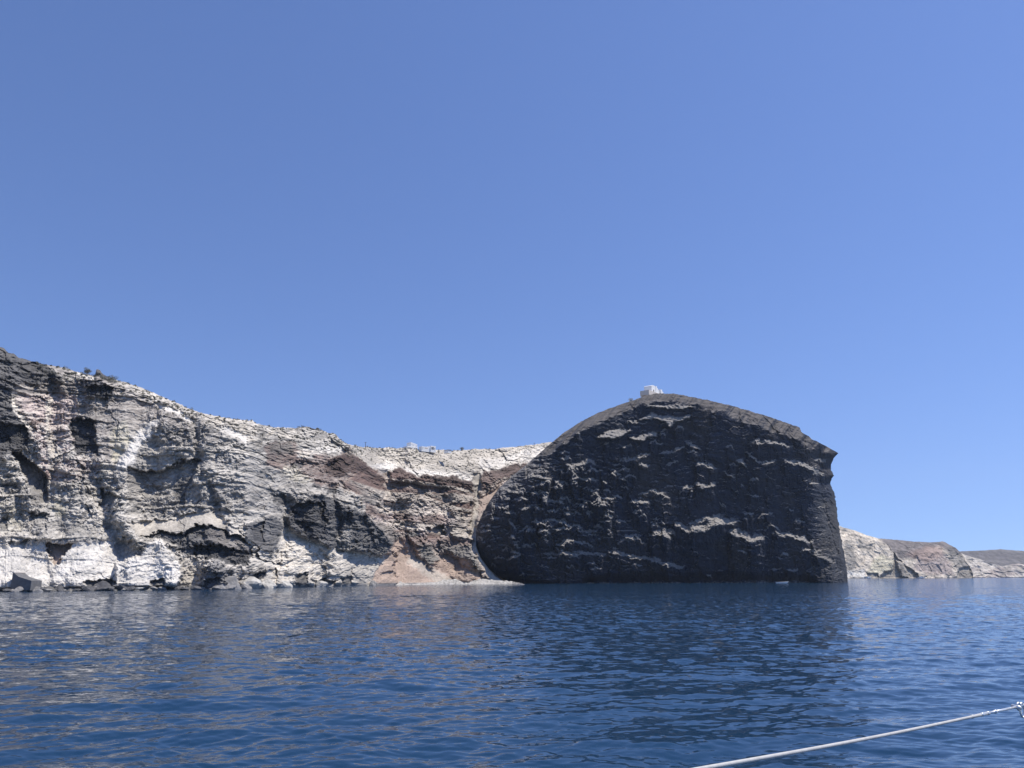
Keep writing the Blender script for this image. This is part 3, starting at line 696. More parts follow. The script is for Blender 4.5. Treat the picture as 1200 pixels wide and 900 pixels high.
far_land('far_coast', 'distant pale and brown coastal spur beyond the dark headland', [(950, 605), (975, 612), (988, 618), (1003, 622), (1015, 627), (1030, 631), (1050, 632.5), (1070, 634.5), (1090, 635.5), (1100, 635), (1104, 634.2), (1108, 635.5), (1112, 638), (1120, 642), (1128, 650), (1135, 660), (1140, 670), (1142.5, 677.5)], (1150, 1300), spur_c, spur_col, 950, 1142.4, 600, .5)

def cl2_col(wx, wy, PX, PY, U, Z):
    col = np.empty(wx.shape + (3,)); col[:] = np.array((.54, .485, .41))
    col = apply(col, sstep(-.1, .5, fbm(U / 50, Z / 20, 4, 701)), PINK * .9, .7)
    col = apply(col, poly_mask(wx, wy, [(1168, 670), (1185, 660), (1186, 672), (1170, 676)], 2), GREY, .5)
    col = apply(col, 1 - sstep(675.5, 676.3, PY) * 0 - 1 + 0 * PY, WHITE, 0)
    return col, np.zeros(wx.shape)
far_land('far_cliff', 'far white and pinkish sea cliff at the right edge', [(1090, 640), (1110, 642), (1120, 645), (1130, 650), (1140, 653), (1152, 656.5), (1160, 660), (1175, 664), (1186, 661), (1194, 660.5), (1205, 663), (1260, 664), (1330, 668)], (1650, 1500), lambda x, y: np.full(x.shape, 1.0), cl2_col, 1090, 1330, 720, .5, 90, .5)

def hill_col(wx, wy, PX, PY, U, Z):
    col = np.empty(wx.shape + (3,)); col[:] = np.array((.125, .115, .112))
    return apply(col, sstep(.1, .6, fbm(U / 200, Z / 12, 4, 740)), np.array((.19, .175, .165)), .7), np.zeros(wx.shape)
far_land('hills', 'flat dark scrubby hills on the far right skyline', [(1060, 647), (1110, 646.6), (1125, 646), (1150, 645.2), (1158, 644.6), (1172, 643.6), (1185, 644.6), (1198, 645.6), (1260, 647), (1340, 652)], (2100, 2100), lambda x, y: np.full(x.shape, 3.0), hill_col, 1060, 1340, 760, .5, 80, .5)

# ================================================================== beach
def build_beach():
    px = np.arange(285, 616, .5)
    wat = np.array([(285, 690), (300, 689.5), (350, 688), (400, 687), (465, 685.6), (520, 684.8), (560, 684.3), (600, 684.2), (614, 684.6), (616, 684.8)])
    Yw = y_on_water(np.interp(px, wat[:, 0], wat[:, 1]))
    wdt = np.interp(px, [285, 300, 450, 560, 600, 616], [1, 4, 7, 14, 10, .5])
    hgt = np.interp(px, [285, 300, 450, 560, 600, 616], [.2, 1.1, 1.6, 2.6, 1.3, .05])
    n = 26; t = np.linspace(0, 1, n)[:, None]
    Yw = Yw - np.interp(px, [515, 556, 616], [0, 17, 17])
    Yg = Yw - 3 + t * (wdt + 3)
    tx = rays(px, px * 0 + 685)[0]
    Zg = -.5 + (hgt + .5) * sstep(0, 1, t * .9) * 1.0
    Xg = tx * Yg
    Zg = Zg + (.30 * facets(Xg / 1.2, Yg / 1.5, 801)[0] + .2 * fbm(Xg / 3, Yg / 3, 3, 802)) * sstep(.1, .3, t)
    P = np.stack([Xg, Yg, Zg], -1)
    col = np.empty(Xg.shape + (3,)); col[:] = np.array((.36, .345, .32))
    col *= (1 + .55 * (facets(Xg / .8, Yg / 1.2, 803)[1] - .5))[..., None]
    o = link('beach', grid_mesh('beach', P, col), rock_material('pebbles', 1.6, .3, .4))
    tag(o, 'narrow grey pebble beach below the tan scree slope', 'beach', kind='structure')
build_beach()
def build_shelf():
    px = np.arange(-90, 300, .5)
    wat = np.array([(-90, 695.5), (0, 693), (100, 692), (200, 691), (260, 690.5), (300, 689.5)])
    Yw = y_on_water(np.interp(px, wat[:, 0], wat[:, 1]))
    n = 30; t = np.linspace(0, 1, n)[:, None]
    wd = 7.5 + 3.5 * fbm(px / 30, px * 0, 4, 811)
    Yg = Yw - wd + t * (wd + 4)
    Xg = rays(px, px * 0 + 690)[0] * Yg
    rag = ridged(Xg / 4.5, Yg / 4.5, 4, 812) * .7 + facets(Xg / 1.8, Yg / 1.8, 813)[0] * .9
    Zg = -.7 + 1.5 * sstep(0, .55, t) + (.55 * rag) * sstep(.02, .3, t) + .5 * fbm(Xg / 14, Yg / 9, 3, 814)
    P = np.stack([Xg, Yg, Zg], -1)
    col = np.empty(Xg.shape + (3,)); col[:] = np.array((.13, .125, .118))
    col = apply(col, sstep(.1, .5, fbm(Xg / 7, Yg / 7, 4, 815)), np.array((.30, .28, .25)), .7)
    o = link('rock_shelf', grid_mesh('rock_shelf', P, col), rock_material('shelf_rock', 1.6, .3, .4))
    tag(o, 'low dark rocky shelf along the waterline under the white cliff', 'rocks', kind='structure')
build_shelf()

# ================================================================== water
def build_water():
    rows = [-40.0]
    py = np.concatenate([np.arange(1000, 720, -.5), np.arange(720, 690, -.35), np.arange(690, 675.2, -.2)])
    Yr = y_on_water(py)
    Yr = np.concatenate([[-400, -100, -10, 6], Yr, [6000, 12000, 30000]])
    px = np.concatenate([np.arange(-700, -120, 30), np.arange(-120, 1320, 1.5), np.arange(1320, 1900, 30)])
    tx = (px - CX) / F * 1.03
    Yg = np.repeat(Yr[:, None], len(px), 1)
    W = np.where(Yg < 12, 12, Yg)
    X = tx[None] * W
    cell = np.gradient(Yr)[:, None] * np.ones_like(X)
    Z = np.zeros_like(X); lost = np.zeros_like(X)
    r = np.random.default_rng(5)
    N = 112
    patch = np.clip(1 + .8 * fbm(X / 22, Yg / 40, 4, 901), .3, 1.9)
    for i in range(N):
        lam = .22 * (9.0 / .22) ** (i / (N - 1)) * r.uniform(.9, 1.1)
        ang = math.radians(90 + r.normal(12, 28))            # heading, mostly along the view
        k = 2 * math.pi / lam
        slope = .0168 * (lam / 1.3) ** (.02 if lam < 1.3 else -.35)
        a = slope / k * r.uniform(.6, 1.3)
        fade = sstep(1.4, 3.2, lam / np.maximum(cell * abs(math.sin(ang)), 1e-3))
        ph = k * (X * math.cos(ang) + Yg * math.sin(ang)) + r.uniform(0, 6.28)
        ph = ph + .7 * np.sin(k * .21 * (X * math.cos(ang + 1.1) + Yg * math.sin(ang + 1.1)) + r.uniform(0, 6.28))
        s = np.sin(ph)
        Z += a * fade * patch * (s + .22 * np.cos(2 * ph))
        lost += (slope ** 2) / 2 * (1 - fade ** 2)
    near = sstep(7, 14, Yg) * sstep(3000, 900, Yg)
    Z *= near
    ripple = np.sqrt(lost)
    P = np.stack([X, Yg, Z], -1)
    me = grid_mesh('water', P, None, ripple, True)
    m, nt, b = mat_new('sea_water')
    Nn, L = nt.nodes.new, nt.links.new
    b.inputs['Base Color'].default_value = (.009, .034, .074, 1)
    b.inputs['Roughness'].default_value = .06
    b.inputs['IOR'].default_value = 1.333
    geo = Nn('ShaderNodeNewGeometry')
    mp = Nn('ShaderNodeMapping'); mp.inputs['Scale'].default_value = (1.0, 1.7, 1.0); mp.inputs['Rotation'].default_value = (0, 0, .2)
    L(geo.outputs['Position'], mp.inputs['Vector'])
    def noise(scale, det):
        n = Nn('ShaderNodeTexNoise'); n.noise_dimensions = '2D'; n.inputs['Scale'].default_value = scale; n.inputs['Detail'].default_value = det; n.inputs['Roughness'].default_value = .6
        L(mp.outputs['Vector'], n.inputs['Vector']); return n
    def cen(n):
        s = Nn('ShaderNodeVectorMath'); s.operation = 'SUBTRACT'; s.inputs[1].default_value = (.5, .5, .5)
        L(n.outputs['Color'], s.inputs[0]); return s
    at_ = Nn('ShaderNodeAttribute'); at_.attribute_name = 'ripple'
    # small capillary ripples everywhere, and the unresolved waves further out
    s1 = cen(noise(2.6, 5)); s2 = cen(noise(1.0, 4))
    k1 = Nn('ShaderNodeVectorMath'); k1.operation = 'SCALE'; k1.inputs['Scale'].default_value = .07; L(s1.outputs[0], k1.inputs[0])
    am = Nn('ShaderNodeMath'); am.operation = 'MULTIPLY'; am.inputs[1].default_value = 11.0; L(at_.outputs['Fac'], am.inputs[0])
    k2 = Nn('ShaderNodeVectorMath'); k2.operation = 'SCALE'; L(s2.outputs[0], k2.inputs[0]); L(am.outputs[0], k2.inputs['Scale'])
    ad = Nn('ShaderNodeVectorMath'); ad.operation = 'ADD'; L(k1.outputs[0], ad.inputs[0]); L(k2.outputs[0], ad.inputs[1])
    fl = Nn('ShaderNodeVectorMath'); fl.operation = 'MULTIPLY'; fl.inputs[1].default_value = (1, 1, 0); L(ad.outputs[0], fl.inputs[0])
    a2 = Nn('ShaderNodeVectorMath'); a2.operation = 'ADD'; L(fl.outputs[0], a2.inputs[0]); L(geo.outputs['Normal'], a2.inputs[1])
    nn = Nn('ShaderNodeVectorMath'); nn.operation = 'NORMALIZE'; L(a2.outputs[0], nn.inputs[0])
    L(nn.outputs[0], b.inputs['Normal'])
    o = link('water', me, m)
    tag(o, 'deep blue rippled sea filling the foreground', 'sea', kind='structure')
build_water()

# ================================================================== things on the shore
def rock_mesh(seed, squash=(1, 1, .8), sub=3):
    bm = bmesh.new()
    bmesh.ops.create_icosphere(bm, subdivisions=sub, radius=1)
    r = random.Random(seed)
    planes = [(Vector((r.gauss(0, 1), r.gauss(0, 1), r.gauss(0, 1))).normalized(), r.uniform(.55, .85)) for _ in range(11)]
    for v in bm.verts:
        d = v.co.normalized(); s = 1.0
        for n, h in planes:
            q = d.dot(n)
            if q > 0: s = min(s, h / q)
        s *= 1 + .06 * math.sin(d.x * 9 + seed) * math.cos(d.y * 8 - seed)
        v.co = Vector((d.x * s * squash[0], d.y * s * squash[1], d.z * s * squash[2]))
    return mesh_of(bm, 'boulder')
M_rock = [plain('dark_boulder_rock', (.085, .083, .085), .9, 0, .35, 2.5), plain('grey_boulder_rock', (.22, .21, .2), .9, 0, .35, 2.5), plain('pale_boulder_rock', (.42, .4, .36), .9, 0, .3, 2.5)]
rock_protos = []
for i in range(6):
    me = rock_mesh(40 + i, (1.25, 1, .62 + .08 * (i % 3)))
    rock_protos.append(me)
rr = random.Random(3)
BOULD = []
for i in range(90):
    px = rr.uniform(-6, 300)
    BOULD.append((px, rr.uniform(.6, 1.9), rr.choice((0, 0, 0, 1, 1, 1, 2) if px > 150 else (0, 0, 0, 1)), 0))
BIG = [(70, 2.3, 0, 'broad dark boulder at the water edge under the white cliff'), (118, 2.6, 0, 'dark rounded boulder at the foot of the white cliff face'), (188, 2.4, 0, 'low dark boulder below the white wedge of rock'), (264, 4.3, 1, 'large grey boulder under the dark hollow in the cliff'), (246, 3.0, 0, 'blackish boulder left of the large grey boulder'), (291, 4.2, 2, 'tall pale boulder right of the large grey boulder'), (312, 3.2, 2, 'pale creamy boulder in front of a black cleft'), (333, 2.6, 2, 'small pale boulder at the cliff foot beside a dark cleft'), (376, 2.5, 2, 'pale boulder on the beach under the dark buttress'), (437, 2.2, 1, 'grey boulder near the right end of the pale cliff foot'), (120, 1.5, 2, 'white pointed boulder leaning on the white cliff foot'), (38, 1.8, 1, 'grey squat boulder beside the dark stone hut')]
def shore_y(px): return float(y_on_water(np.interp(px, [-90, 0, 100, 200, 260, 300, 350, 400, 465], [695.5, 693, 692, 691, 690.5, 689.5, 688, 687, 685.6])))
for i, (px, s, ci, lab) in enumerate(BIG + BOULD):
    Yb = shore_y(px) + ((-2.6) if i < len(BIG) else ( rr.uniform(-7.5, -.8)))
    tx = float(rays(px, 690)[0])
    me = rock_protos[rr.randrange(6)].copy(); me.materials.clear()
    o = link('boulder', me, M_rock[ci], None, (tx * Yb, Yb, .18 * s))
    o.scale = (s, s * .9, s * (1.15 if i < len(BIG) else .8)); o.rotation_euler = (rr.uniform(-.2, .2), rr.uniform(-.2, .2), rr.uniform(0, 6))
    tag(o, lab or 'small loose rock lying along the waterline below the cliff', 'boulder', 'boulders along the foot of the cliff')

# ------------------------------------------------------------------ houses
M_white = plain('whitewash', (.86, .85, .82), .8, 0, .03, .6)
M_cream = plain('warm_plaster', (.62, .55, .48), .85, 0, .06, .6)
M_dark = plain('dark_opening', (.03, .035, .045), .3, 0, .2, 1)
M_stone = plain('field_stone', (.22, .20, .18), .9, 0, .3, 1.5)
M_wood = plain('weathered_wood', (.10, .075, .055), .8, 0, .25, 4)

def part(name, boxes, mat, parent, bevel=.04):
    bm = bmesh.new()
    for b_ in boxes: add_box(bm, *b_, bevel)
    return link(name, mesh_of(bm, name), mat, parent)

def window(parent, x, y, z, w, h):
    f = part('window', [(x - w / 2, x + w / 2, y - .06, y + .05, z, z + h)], M_dark, parent, 0)
    part('sill', [(x - w / 2 - .1, x + w / 2 + .1, y - .14, y - .065, z - .12, z)], M_white, f, 0)
    return f

def house_at(px, py, Yo, name, label, cat='house'):
    p = at(px, py, Yo)
    e = empty(name, p, .7); tag(e, label, cat, 'white houses on the cliff top'); return e

YH = float(cliff_point(484, 526.2).y) + 3.5
s = YH / F                                       # metres per reference pixel up there
hA = house_at(483.5, 526.3, YH, 'house', 'two storey white house with sloping roofline on the cliff top')
w = 7.2 * s
part('wall', [(-w, w * .98, 0, 4.6, -1, 3.2 * s), (-.35 * w, w * .92, .15, 4.4, 3.2 * s, 5.6 * s)], M_white, hA)
bm = bmesh.new()                                 # sloping roof block, high on its left
vs = [bm.verts.new(c) for c in [(-.35 * w, .1, 5.6 * s), (.92 * w, .1, 5.6 * s), (.92 * w, .1, 6.3 * s), (-.35 * w, .1, 8.2 * s), (-.35 * w, 4.5, 5.6 * s), (.92 * w, 4.5, 5.6 * s), (.92 * w, 4.5, 6.3 * s), (-.35 * w, 4.5, 8.2 * s)]]
for f in ((0, 1, 2, 3), (7, 6, 5, 4), (0, 4, 5, 1), (1, 5, 6, 2), (2, 6, 7, 3), (3, 7, 4, 0)): bm.faces.new([vs[i] for i in f])
link('roof', mesh_of(bm, 'roof'), M_white, hA)
part('veranda', [(-.85 * w, -.2 * w, -.03, -.002, .1, 1.5 * s)], M_dark, hA, 0)
part('lower_wall', [(-.1 * w, .9 * w, -.5, -.003, -.8, .35 * s)], M_cream, hA)
for x in (.05, .5, .8): window(hA, x * w, -.002, .9 * s, .9 * s, 1.1 * s)
window(hA, .1 * w, .148, 3.9 * s, .5 * s, .9 * s); window(hA, .72 * w, .148, 3.6 * s, .8 * s, .9 * s)
YH2 = YH + .5
hB = house_at(503, 526.8, YH2, 'house', 'low long white house right of the two storey house on the ridge')
part('wall', [(-10.5 * s, 1.5 * s, 0, 3.2, -1.5, 2.9 * s), (1.5 * s, 8.5 * s, -.6, 3.4, -1.5, 4.6 * s)], M_white, hB)
part('terrace_opening', [(2.4 * s, 5.6 * s, -.63, -.603, .3 * s, 3.3 * s)], M_dark, hB, 0)
part('terrace_column', [(3.9 * s, 4.2 * s, -.78, -.64, .3 * s, 3.3 * s)], M_white, hB, 0)
window(hB, 7 * s, -.602, 1.2 * s, .8 * s, 1.4 * s); window(hB, -9 * s, -.002, .4 * s, .6 * s, 1.2 * s)
part('panel', [(-6.5 * s, -2.2 * s, -.03, -.002, .4 * s, 1.9 * s)], M_cream, hB, 0)
hC = house_at(527, 529, YH2, 'hut', 'small low white hut sunk into the ridge right of the houses', 'hut')
part('wall', [(-2.5 * s, 2.5 * s, 0, 4, -1, 1.6 * s)], M_white, hC)
part('roof', [(-2.8 * s, 2.8 * s, -.2, 4.2, 1.6 * s, 1.95 * s)], M_stone, hC, 0)
# utility poles
for px, top, bot, lab in ((428.3, 518, 527, 'thin dark utility pole left of the white houses on the ridge'), (626, 519, 524, 'short post on the ridge near the dark headland')):
    p = cliff_point(px, bot); q = at(px, top, p.y)
    bm = bmesh.new(); add_tube(bm, [(0, 0, -.5), (0, 0, (q.z - p.z) * .6), (0, 0, q.z - p.z)], [.13, .12, .1], 8)
    o = empty('utility_pole', p); tag(o, lab, 'pole')
    link('pole', mesh_of(bm, 'pole'), M_wood, o)
    bm = bmesh.new(); hz = (q.z - p.z) - .35; add_box(bm, -.55, .55, -.22, -.13, hz - .07, hz + .07)
    link('crossarm', mesh_of(bm, 'crossarm'), M_wood, o)

# chapel on the headland
YC = 463.0
sC = YC / F
top_y = lambda px: np.interp(px, [p_[0] for p_ in HTOP], [p_[1] for p_ in HTOP])
ch = empty('chapel', at(769, 462.2, YC), .9); ch.scale = (1.55, 1.1, .9); tag(ch, 'white chapel with stepped blocks on top of the dark headland', 'chapel')
part('terrace_wall', [(-13 * sC, 4 * sC, -.5, 5, -2.2, 2.1 * sC)], M_cream, ch)
part('nave', [(-6.3 * sC, .2 * sC, .3, 5, 2.1 * sC, 9.5 * sC)], M_white, ch)
bm = bmesh.new()
n = 12; prof = [(3.3 * sC * math.cos(math.pi * i / n), 2.2 * sC * math.sin(math.pi * i / n)) for i in range(n + 1)]
fr = [bm.verts.new((-3.05 * sC + a, .3, 9.5 * sC + b_)) for a, b_ in prof]; bk = [bm.verts.new((-3.05 * sC + a, 5, 9.5 * sC + b_)) for a, b_ in prof]
for i in range(n): bm.faces.new((fr[i], fr[i + 1], bk[i + 1], bk[i]))
bm.faces.new(fr); bm.faces.new(bk[::-1])
link('vault', mesh_of(bm, 'vault'), M_white, ch)
bm = bmesh.new()                                  # stepped bell wall
for x0, x1, z1 in ((.2, 2.2, 11.6), (2.2, 3.8, 9.4), (3.8, 5.4, 7.2)): add_box(bm, x0 * sC, x1 * sC, .1, 1.6, 2.1 * sC, z1 * sC, .05)
link('bell_wall', mesh_of(bm, 'bell_wall'), M_white, ch)
part('annex', [(4 * sC, 13.8 * sC, .4, 7, -1.5, 5.4 * sC)], M_cream, ch)
bm = bmesh.new()
for x0, x1, z1 in ((8.2, 10.8, 9.8), (10.8, 12.4, 7.4), (12.4, 14.2, 4.4)): add_box(bm, x0 * sC, x1 * sC, .15, 3.0, -1.0, z1 * sC, .05)
link('stepped_wall', mesh_of(bm, 'stepped_wall'), M_white, ch)
window(ch, 6.4 * sC, .398, 1.4 * sC, 1.2 * sC, 2.4 * sC)
part('door', [(-3.8 * sC, -2.4 * sC, .25, .297, 2.1 * sC, 5.5 * sC)], M_wood, ch, 0)
d2 = empty('shed', at(754.5, 463.9, YC - 1)); tag(d2, 'small white domed shed left of the chapel on the headland', 'shed')
part('wall', [(-3 * sC, 3.2 * sC, 0, 3.5, -1.5, 2.0 * sC)], M_white, d2)
bm = bmesh.new(); bmesh.ops.create_uvsphere(bm, u_segments=16, v_segments=8, radius=1)
for v_ in bm.verts: v_.co = Vector((v_.co.x * 2.5 * sC, 1.7 + v_.co.y * 1.6, 2.0 * sC + max(v_.co.z, -.1) * 1.7 * sC))
link('dome', mesh_of(bm, 'dome', True), M_white, d2)
d3 = empty('shed', at(740, 470.4, YC - 3)); tag(d3, 'tiny white shed lowest on the headland slope left of the chapel', 'shed')
part('wall', [(-2.4 * sC, 1.6 * sC, 0, 2.5, -1.2, 3.0 * sC)], M_white, d3)
part('roof', [(-2.7 * sC, 1.9 * sC, -.2, 2.7, 3.0 * sC, 3.5 * sC)], M_cream, d3, 0)
part('door', [(-1.2 * sC, 0, -.05, -.003, -.2, 2.2 * sC)], M_dark, d3, 0)

# stone hut at the left waterline
Yh = shore_y(22) - 7.0
sh = Yh / F
hut = empty('stone_hut', at(24, 687.5, Yh)); tag(hut, 'dark grey stone boathouse with sloping top at the left waterline', 'hut')
bm = bmesh.new()
c8 = [(-11, 0, -4), (11.5, 0, -4), (11.5, 0, 6.5), (-4, 0, 11), (-9.5, 0, 15), (-11, 0, 15)]
a_ = [bm.verts.new((x * sh, 0, z * sh)) for x, y, z in c8]; b2 = [bm.verts.new((x * sh, 4.5, z * sh)) for x, y, z in c8]
bm.faces.new(a_); bm.faces.new(b2[::-1])
for i in range(6): bm.faces.new((a_[i], a_[(i + 1) % 6], b2[(i + 1) % 6], b2[i]))
link('wall', mesh_of(bm, 'wall'), plain('grey_stone_wall', (.13, .128, .13), .9, 0, .2, 1.2), hut)
part('roof_slab', [(-11.6 * sh, -9 * sh, -.15, 4.6, 15 * sh, 16 * sh)], M_cream, hut, .03)

# ------------------------------------------------------------------ shrubs
def leaf_clump(bm, c, r, n, sz, rnd, squash=.8):
    for _ in range(n):
        d = Vector((rnd.gauss(0, 1), rnd.gauss(0, 1), rnd.gauss(0, 1))).normalized() * (rnd.random() ** .4) * r
        d.z *= squash
        p = Vector(c) + d
        a = Vector((rnd.gauss(0, 1), rnd.gauss(0, 1), rnd.gauss(0, 1))).normalized(); b_ = a.orthogonal().normalized()
        s_ = sz * rnd.uniform(.6, 1.3)
        bm.faces.new([bm.verts.new(p + a * s_), bm.verts.new(p + b_ * s_ * .6), bm.verts.new(p - a * s_), bm.verts.new(p - b_ * s_ * .6)])
M_leaf = plain('grey_green_leaf', (.125, .125, .098), .8, 0, .35, 1.2)
rnd = random.Random(9)
for px, py, w_px, h_px, lab in ((102, 437.5, 10, 8, 'small sparse grey shrub on the ridge left of the dark crag'), (131, 447.5, 13, 11, 'round grey shrub on the ridge right of the dark crag'), (541, 528, 6, 5, 'tiny dark tree on the ridge right of the white houses'), (372, 503.5, 4, 2.5, 'low dark shrub on the stepped hilltop in the middle')):
    p = cliff_point(px, py + .5); p.y += .6
    p = at(px, py, p.y); sp = p.y / F
    e = empty('shrub', p); tag(e, lab, 'shrub', 'shrubs on the ridge')
    bm = bmesh.new()
    W_, H_ = w_px * sp, h_px * sp
    for k_ in range(9):
        leaf_clump(bm, (rnd.uniform(-.33, .33) * W_, rnd.uniform(-.3, .3) * W_, H_ * rnd.uniform(.12, .66)), W_ * .25, 110, .10, rnd)
    link('foliage', mesh_of(bm, 'foliage'), M_leaf, e)
    bm = bmesh.new()
    for k_ in range(4): add_tube(bm, [(0, 0, -.4), (rnd.uniform(-.1, .1) * W_, 0, H_ * .3), (rnd.uniform(-.3, .3) * W_, rnd.uniform(-.2, .2) * W_, H_ * .75)], [.08, .06, .03], 6)
    link('stem', mesh_of(bm, 'stem'), M_wood, e)
# low brush over the upper slopes
bm = bmesh.new()
cnt = 0
while cnt < 620:
    if rnd.random() < .6: px = rnd.uniform(404, 640); f = rnd.uniform(0, 28) * rnd.random() ** .6
    else: px = rnd.uniform(40, 402); f = rnd.uniform(0, 24) * rnd.random() ** .8
    j = int((px - cPX[0, 0]) / .55); py = cPY[-1, j] + f
    p = cliff_point(px, py); r_ = rnd.uniform(.25, .85)
    leaf_clump(bm, p + Vector((0, -.1, r_ * .3)), r_, 26, .2, rnd, .6); cnt += 1
o = link('scrub', mesh_of(bm, 'scrub'), plain('dry_scrub', (.10, .098, .072), .85, 0, .4, .3))
tag(o, 'dry low scrub dotted over the upper slopes', 'scrub', kind='stuff')

# ------------------------------------------------------------------ boats
M_hull = plain('white_gelcoat', (.78, .78, .77), .35, 0, .03, 1)
M_stripe = plain('navy_trim', (.03, .05, .10), .4, 0, .1, 1)
M_canvas = plain('awning_canvas', (.55, .55, .52), .8, 0, .08, 2)
def boat(px, Yb, L_, rz, label, cabin=True):
    tx = float(rays(px, 682)[0])
    e = empty('motor_boat', (tx * Yb, Yb, .02), rz); tag(e, label, 'boat', 'small boats along the shore')
    bm = bmesh.new(); st_ = []
    B_ = L_ * .16
    for i in range(13):
        t = i / 12; x = (t - .5) * L_
        w_ = B_ * (1 - max(0, (t - .45) / .55) ** 2.2) * (.92 + .08 * min(1, t * 4)) + .02
        sh_ = .075 * L_ + .05 * L_ * t * t; kz = -.25 + (.25 + sh_ * .8) * max(0, (t - .75) / .25) ** 2
        st_.append([bm.verts.new(c) for c in ((x, -w_, sh_), (x, -w_ * .85, lerp(kz, sh_, .3)), (x, 0, kz), (x, w_ * .85, lerp(kz, sh_, .3)), (x, w_, sh_), (x, 0, sh_ - .02))])
    for a1, b1 in zip(st_, st_[1:]):
        for k_ in range(6): bm.faces.new((a1[k_], a1[(k_ + 1) % 6], b1[(k_ + 1) % 6], b1[k_]))
    bm.faces.new(st_[0]); bm.faces.new(st_[-1][::-1])
    link('hull', mesh_of(bm, 'hull'), M_hull, e)
    if cabin:
        c_ = part('cabin', [(-.12 * L_, .18 * L_, -B_ * .6, B_ * .6, .08 * L_, .2 * L_)], M_hull, e, .05)
        part('windscreen', [(.0 * L_, .17 * L_, -B_ * .6 - .03, -B_ * .6 - .003, .13 * L_, .18 * L_)], M_stripe, c_, 0)
        part('awning', [(-.36 * L_, .2 * L_, -B_ * .7, B_ * .7, .235 * L_, .25 * L_)], M_canvas, e, .01)
        for x in (-.34, .19):
            for y in (-.62, .62):
                bm = bmesh.new(); add_tube(bm, [(x * L_, y * B_, .06 * L_), (x * L_, y * B_, .236 * L_)], .03, 6)
                link('awning_post', mesh_of(bm, 'awning_post'), M_stripe, e)
    part('motor', [(-.55 * L_, -.5 * L_, -.2, .2, -.1, .13 * L_)], M_stripe, e, .04)
boat(916.5, y_on_water(683.4), 7.0, .05, 'low open white boat lying against the foot of the dark headland', False)
boat(1018, 1090, 12, .4, 'white motor boat nearest the dark headland, off the far pale coast')
boat(1012.5, 1100, 7.5, -.3, 'smallest white boat, just left of the white motor boat off the far coast', False)
boat(1080, 1150, 13, .1, 'white motor boat off the brownish far coast, rightmost of the boats')

# ------------------------------------------------------------------ lifeline of our own boat
M_rope = plain('white_rope', (.44, .43, .41), .6, 0, .12, 60)
nt = M_rope.node_tree; b = nt.nodes['Principled BSDF']
wv = nt.nodes.new('ShaderNodeTexWave'); wv.inputs['Scale'].default_value = 60; wv.bands_direction = 'DIAGONAL'
tcn = nt.nodes.new('ShaderNodeTexCoord'); nt.links.new(tcn.outputs['Object'], wv.inputs['Vector'])
bmp = nt.nodes.new('ShaderNodeBump'); bmp.inputs['Strength'].default_value = .08; bmp.inputs['Distance'].default_value = .002
nt.links.new(wv.outputs['Fac'], bmp.inputs['Height']); nt.links.new(bmp.outputs['Normal'], b.inputs['Normal'])
M_steel = plain('stainless_steel', (.72, .72, .71), .3, .55, .05, 30)
pA, pB = at(818, 901.5, 1.5), at(1150, 837.5, 2.32)
pEnd = at(1191, 828.5, 2.42)
dirv = (pB - pA)
pts = []
for i in range(41):
    t = -1.0 + 2.0 * i / 40
    p = pA + dirv * t
    p.z += .004 * math.sin(math.pi * max(0, t)) * -1
    pts.append(p)
org = pA.copy()
ln = empty('lifeline', org); tag(ln, 'white lifeline rope running across the lower right corner', 'rope')
bm = bmesh.new(); add_tube(bm, [p - org for p in pts], [lerp(.0046, .0036, i / 40) for i in range(41)], 12); link('rope', mesh_of(bm, 'rope', True), M_rope, ln)
ax = (pEnd - pB).normalized()
bm = bmesh.new()
add_tube(bm, [pB - ax * .05 - org, pB + ax * .03 - org], .0044, 12)
add_tube(bm, [pB + ax * .03 - org, pEnd - org], [.0036, .0032], 12)
link('swage', mesh_of(bm, 'swage', True), M_steel, ln)
for t in (-.05, .0, .03, .07):
    bm = bmesh.new(); add_tube(bm, [pB + ax * t - org, pB + ax * (t + .008) - org], .0054, 10)
    link('collar', mesh_of(bm, 'collar', True), M_steel, ln)
bm = bmesh.new()
upv = Vector((0, 0, 1)); side = ax
for c_, r_ in ((pEnd, .010),):
    ring = [c_ + side * (.014 + r_ * math.cos(a)) + upv * (r_ * math.sin(a)) - org for a in [i * math.pi / 10 for i in range(21)]]
    add_tube(bm, ring, .003, 8, False)
ring = [pEnd + side * .03 + upv * (.02 * math.sin(a) - .012) + side * (.012 * math.cos(a)) - org for a in [i * math.pi / 10 for i in range(21)]]
add_tube(bm, ring, .003, 8, False)
add_tube(bm, [pEnd + Vector((0, -.018, 0)) - org, pEnd + Vector((0, .018, 0)) - org], .0055, 8)
link('shackle', mesh_of(bm, 'shackle', True), M_steel, ln)
pst = pEnd + ax * .13
stn = empty('stanchion', pst + Vector((0, 0, -.75))); tag(stn, 'steel stanchion holding the lifeline at the right edge', 'stanchion')
bm = bmesh.new(); add_tube(bm, [(0, 0, 0), (0, 0, .77)], .0125, 14); link('post', mesh_of(bm, 'post', True), M_steel, stn)
bm = bmesh.new(); add_tube(bm, [(0, 0, .77), (0, 0, .785), (0, 0, .792)], [.0145, .0135, .006], 14); link('cap', mesh_of(bm, 'cap', True), M_steel, stn)
bm = bmesh.new(); add_tube(bm, [tuple(ax * -.105 + Vector((0, 0, .75))), tuple(ax * -.05 + Vector((0, 0, .75))), (0, 0, .75)], .0042, 8); link('eye', mesh_of(bm, 'eye', True), M_steel, stn)
bm = bmesh.new(); add_tube(bm, [(0, 0, -.005), (0, 0, .02), (0, 0, .06)], [.045, .03, .016], 16); link('foot', mesh_of(bm, 'foot', True), M_steel, stn)

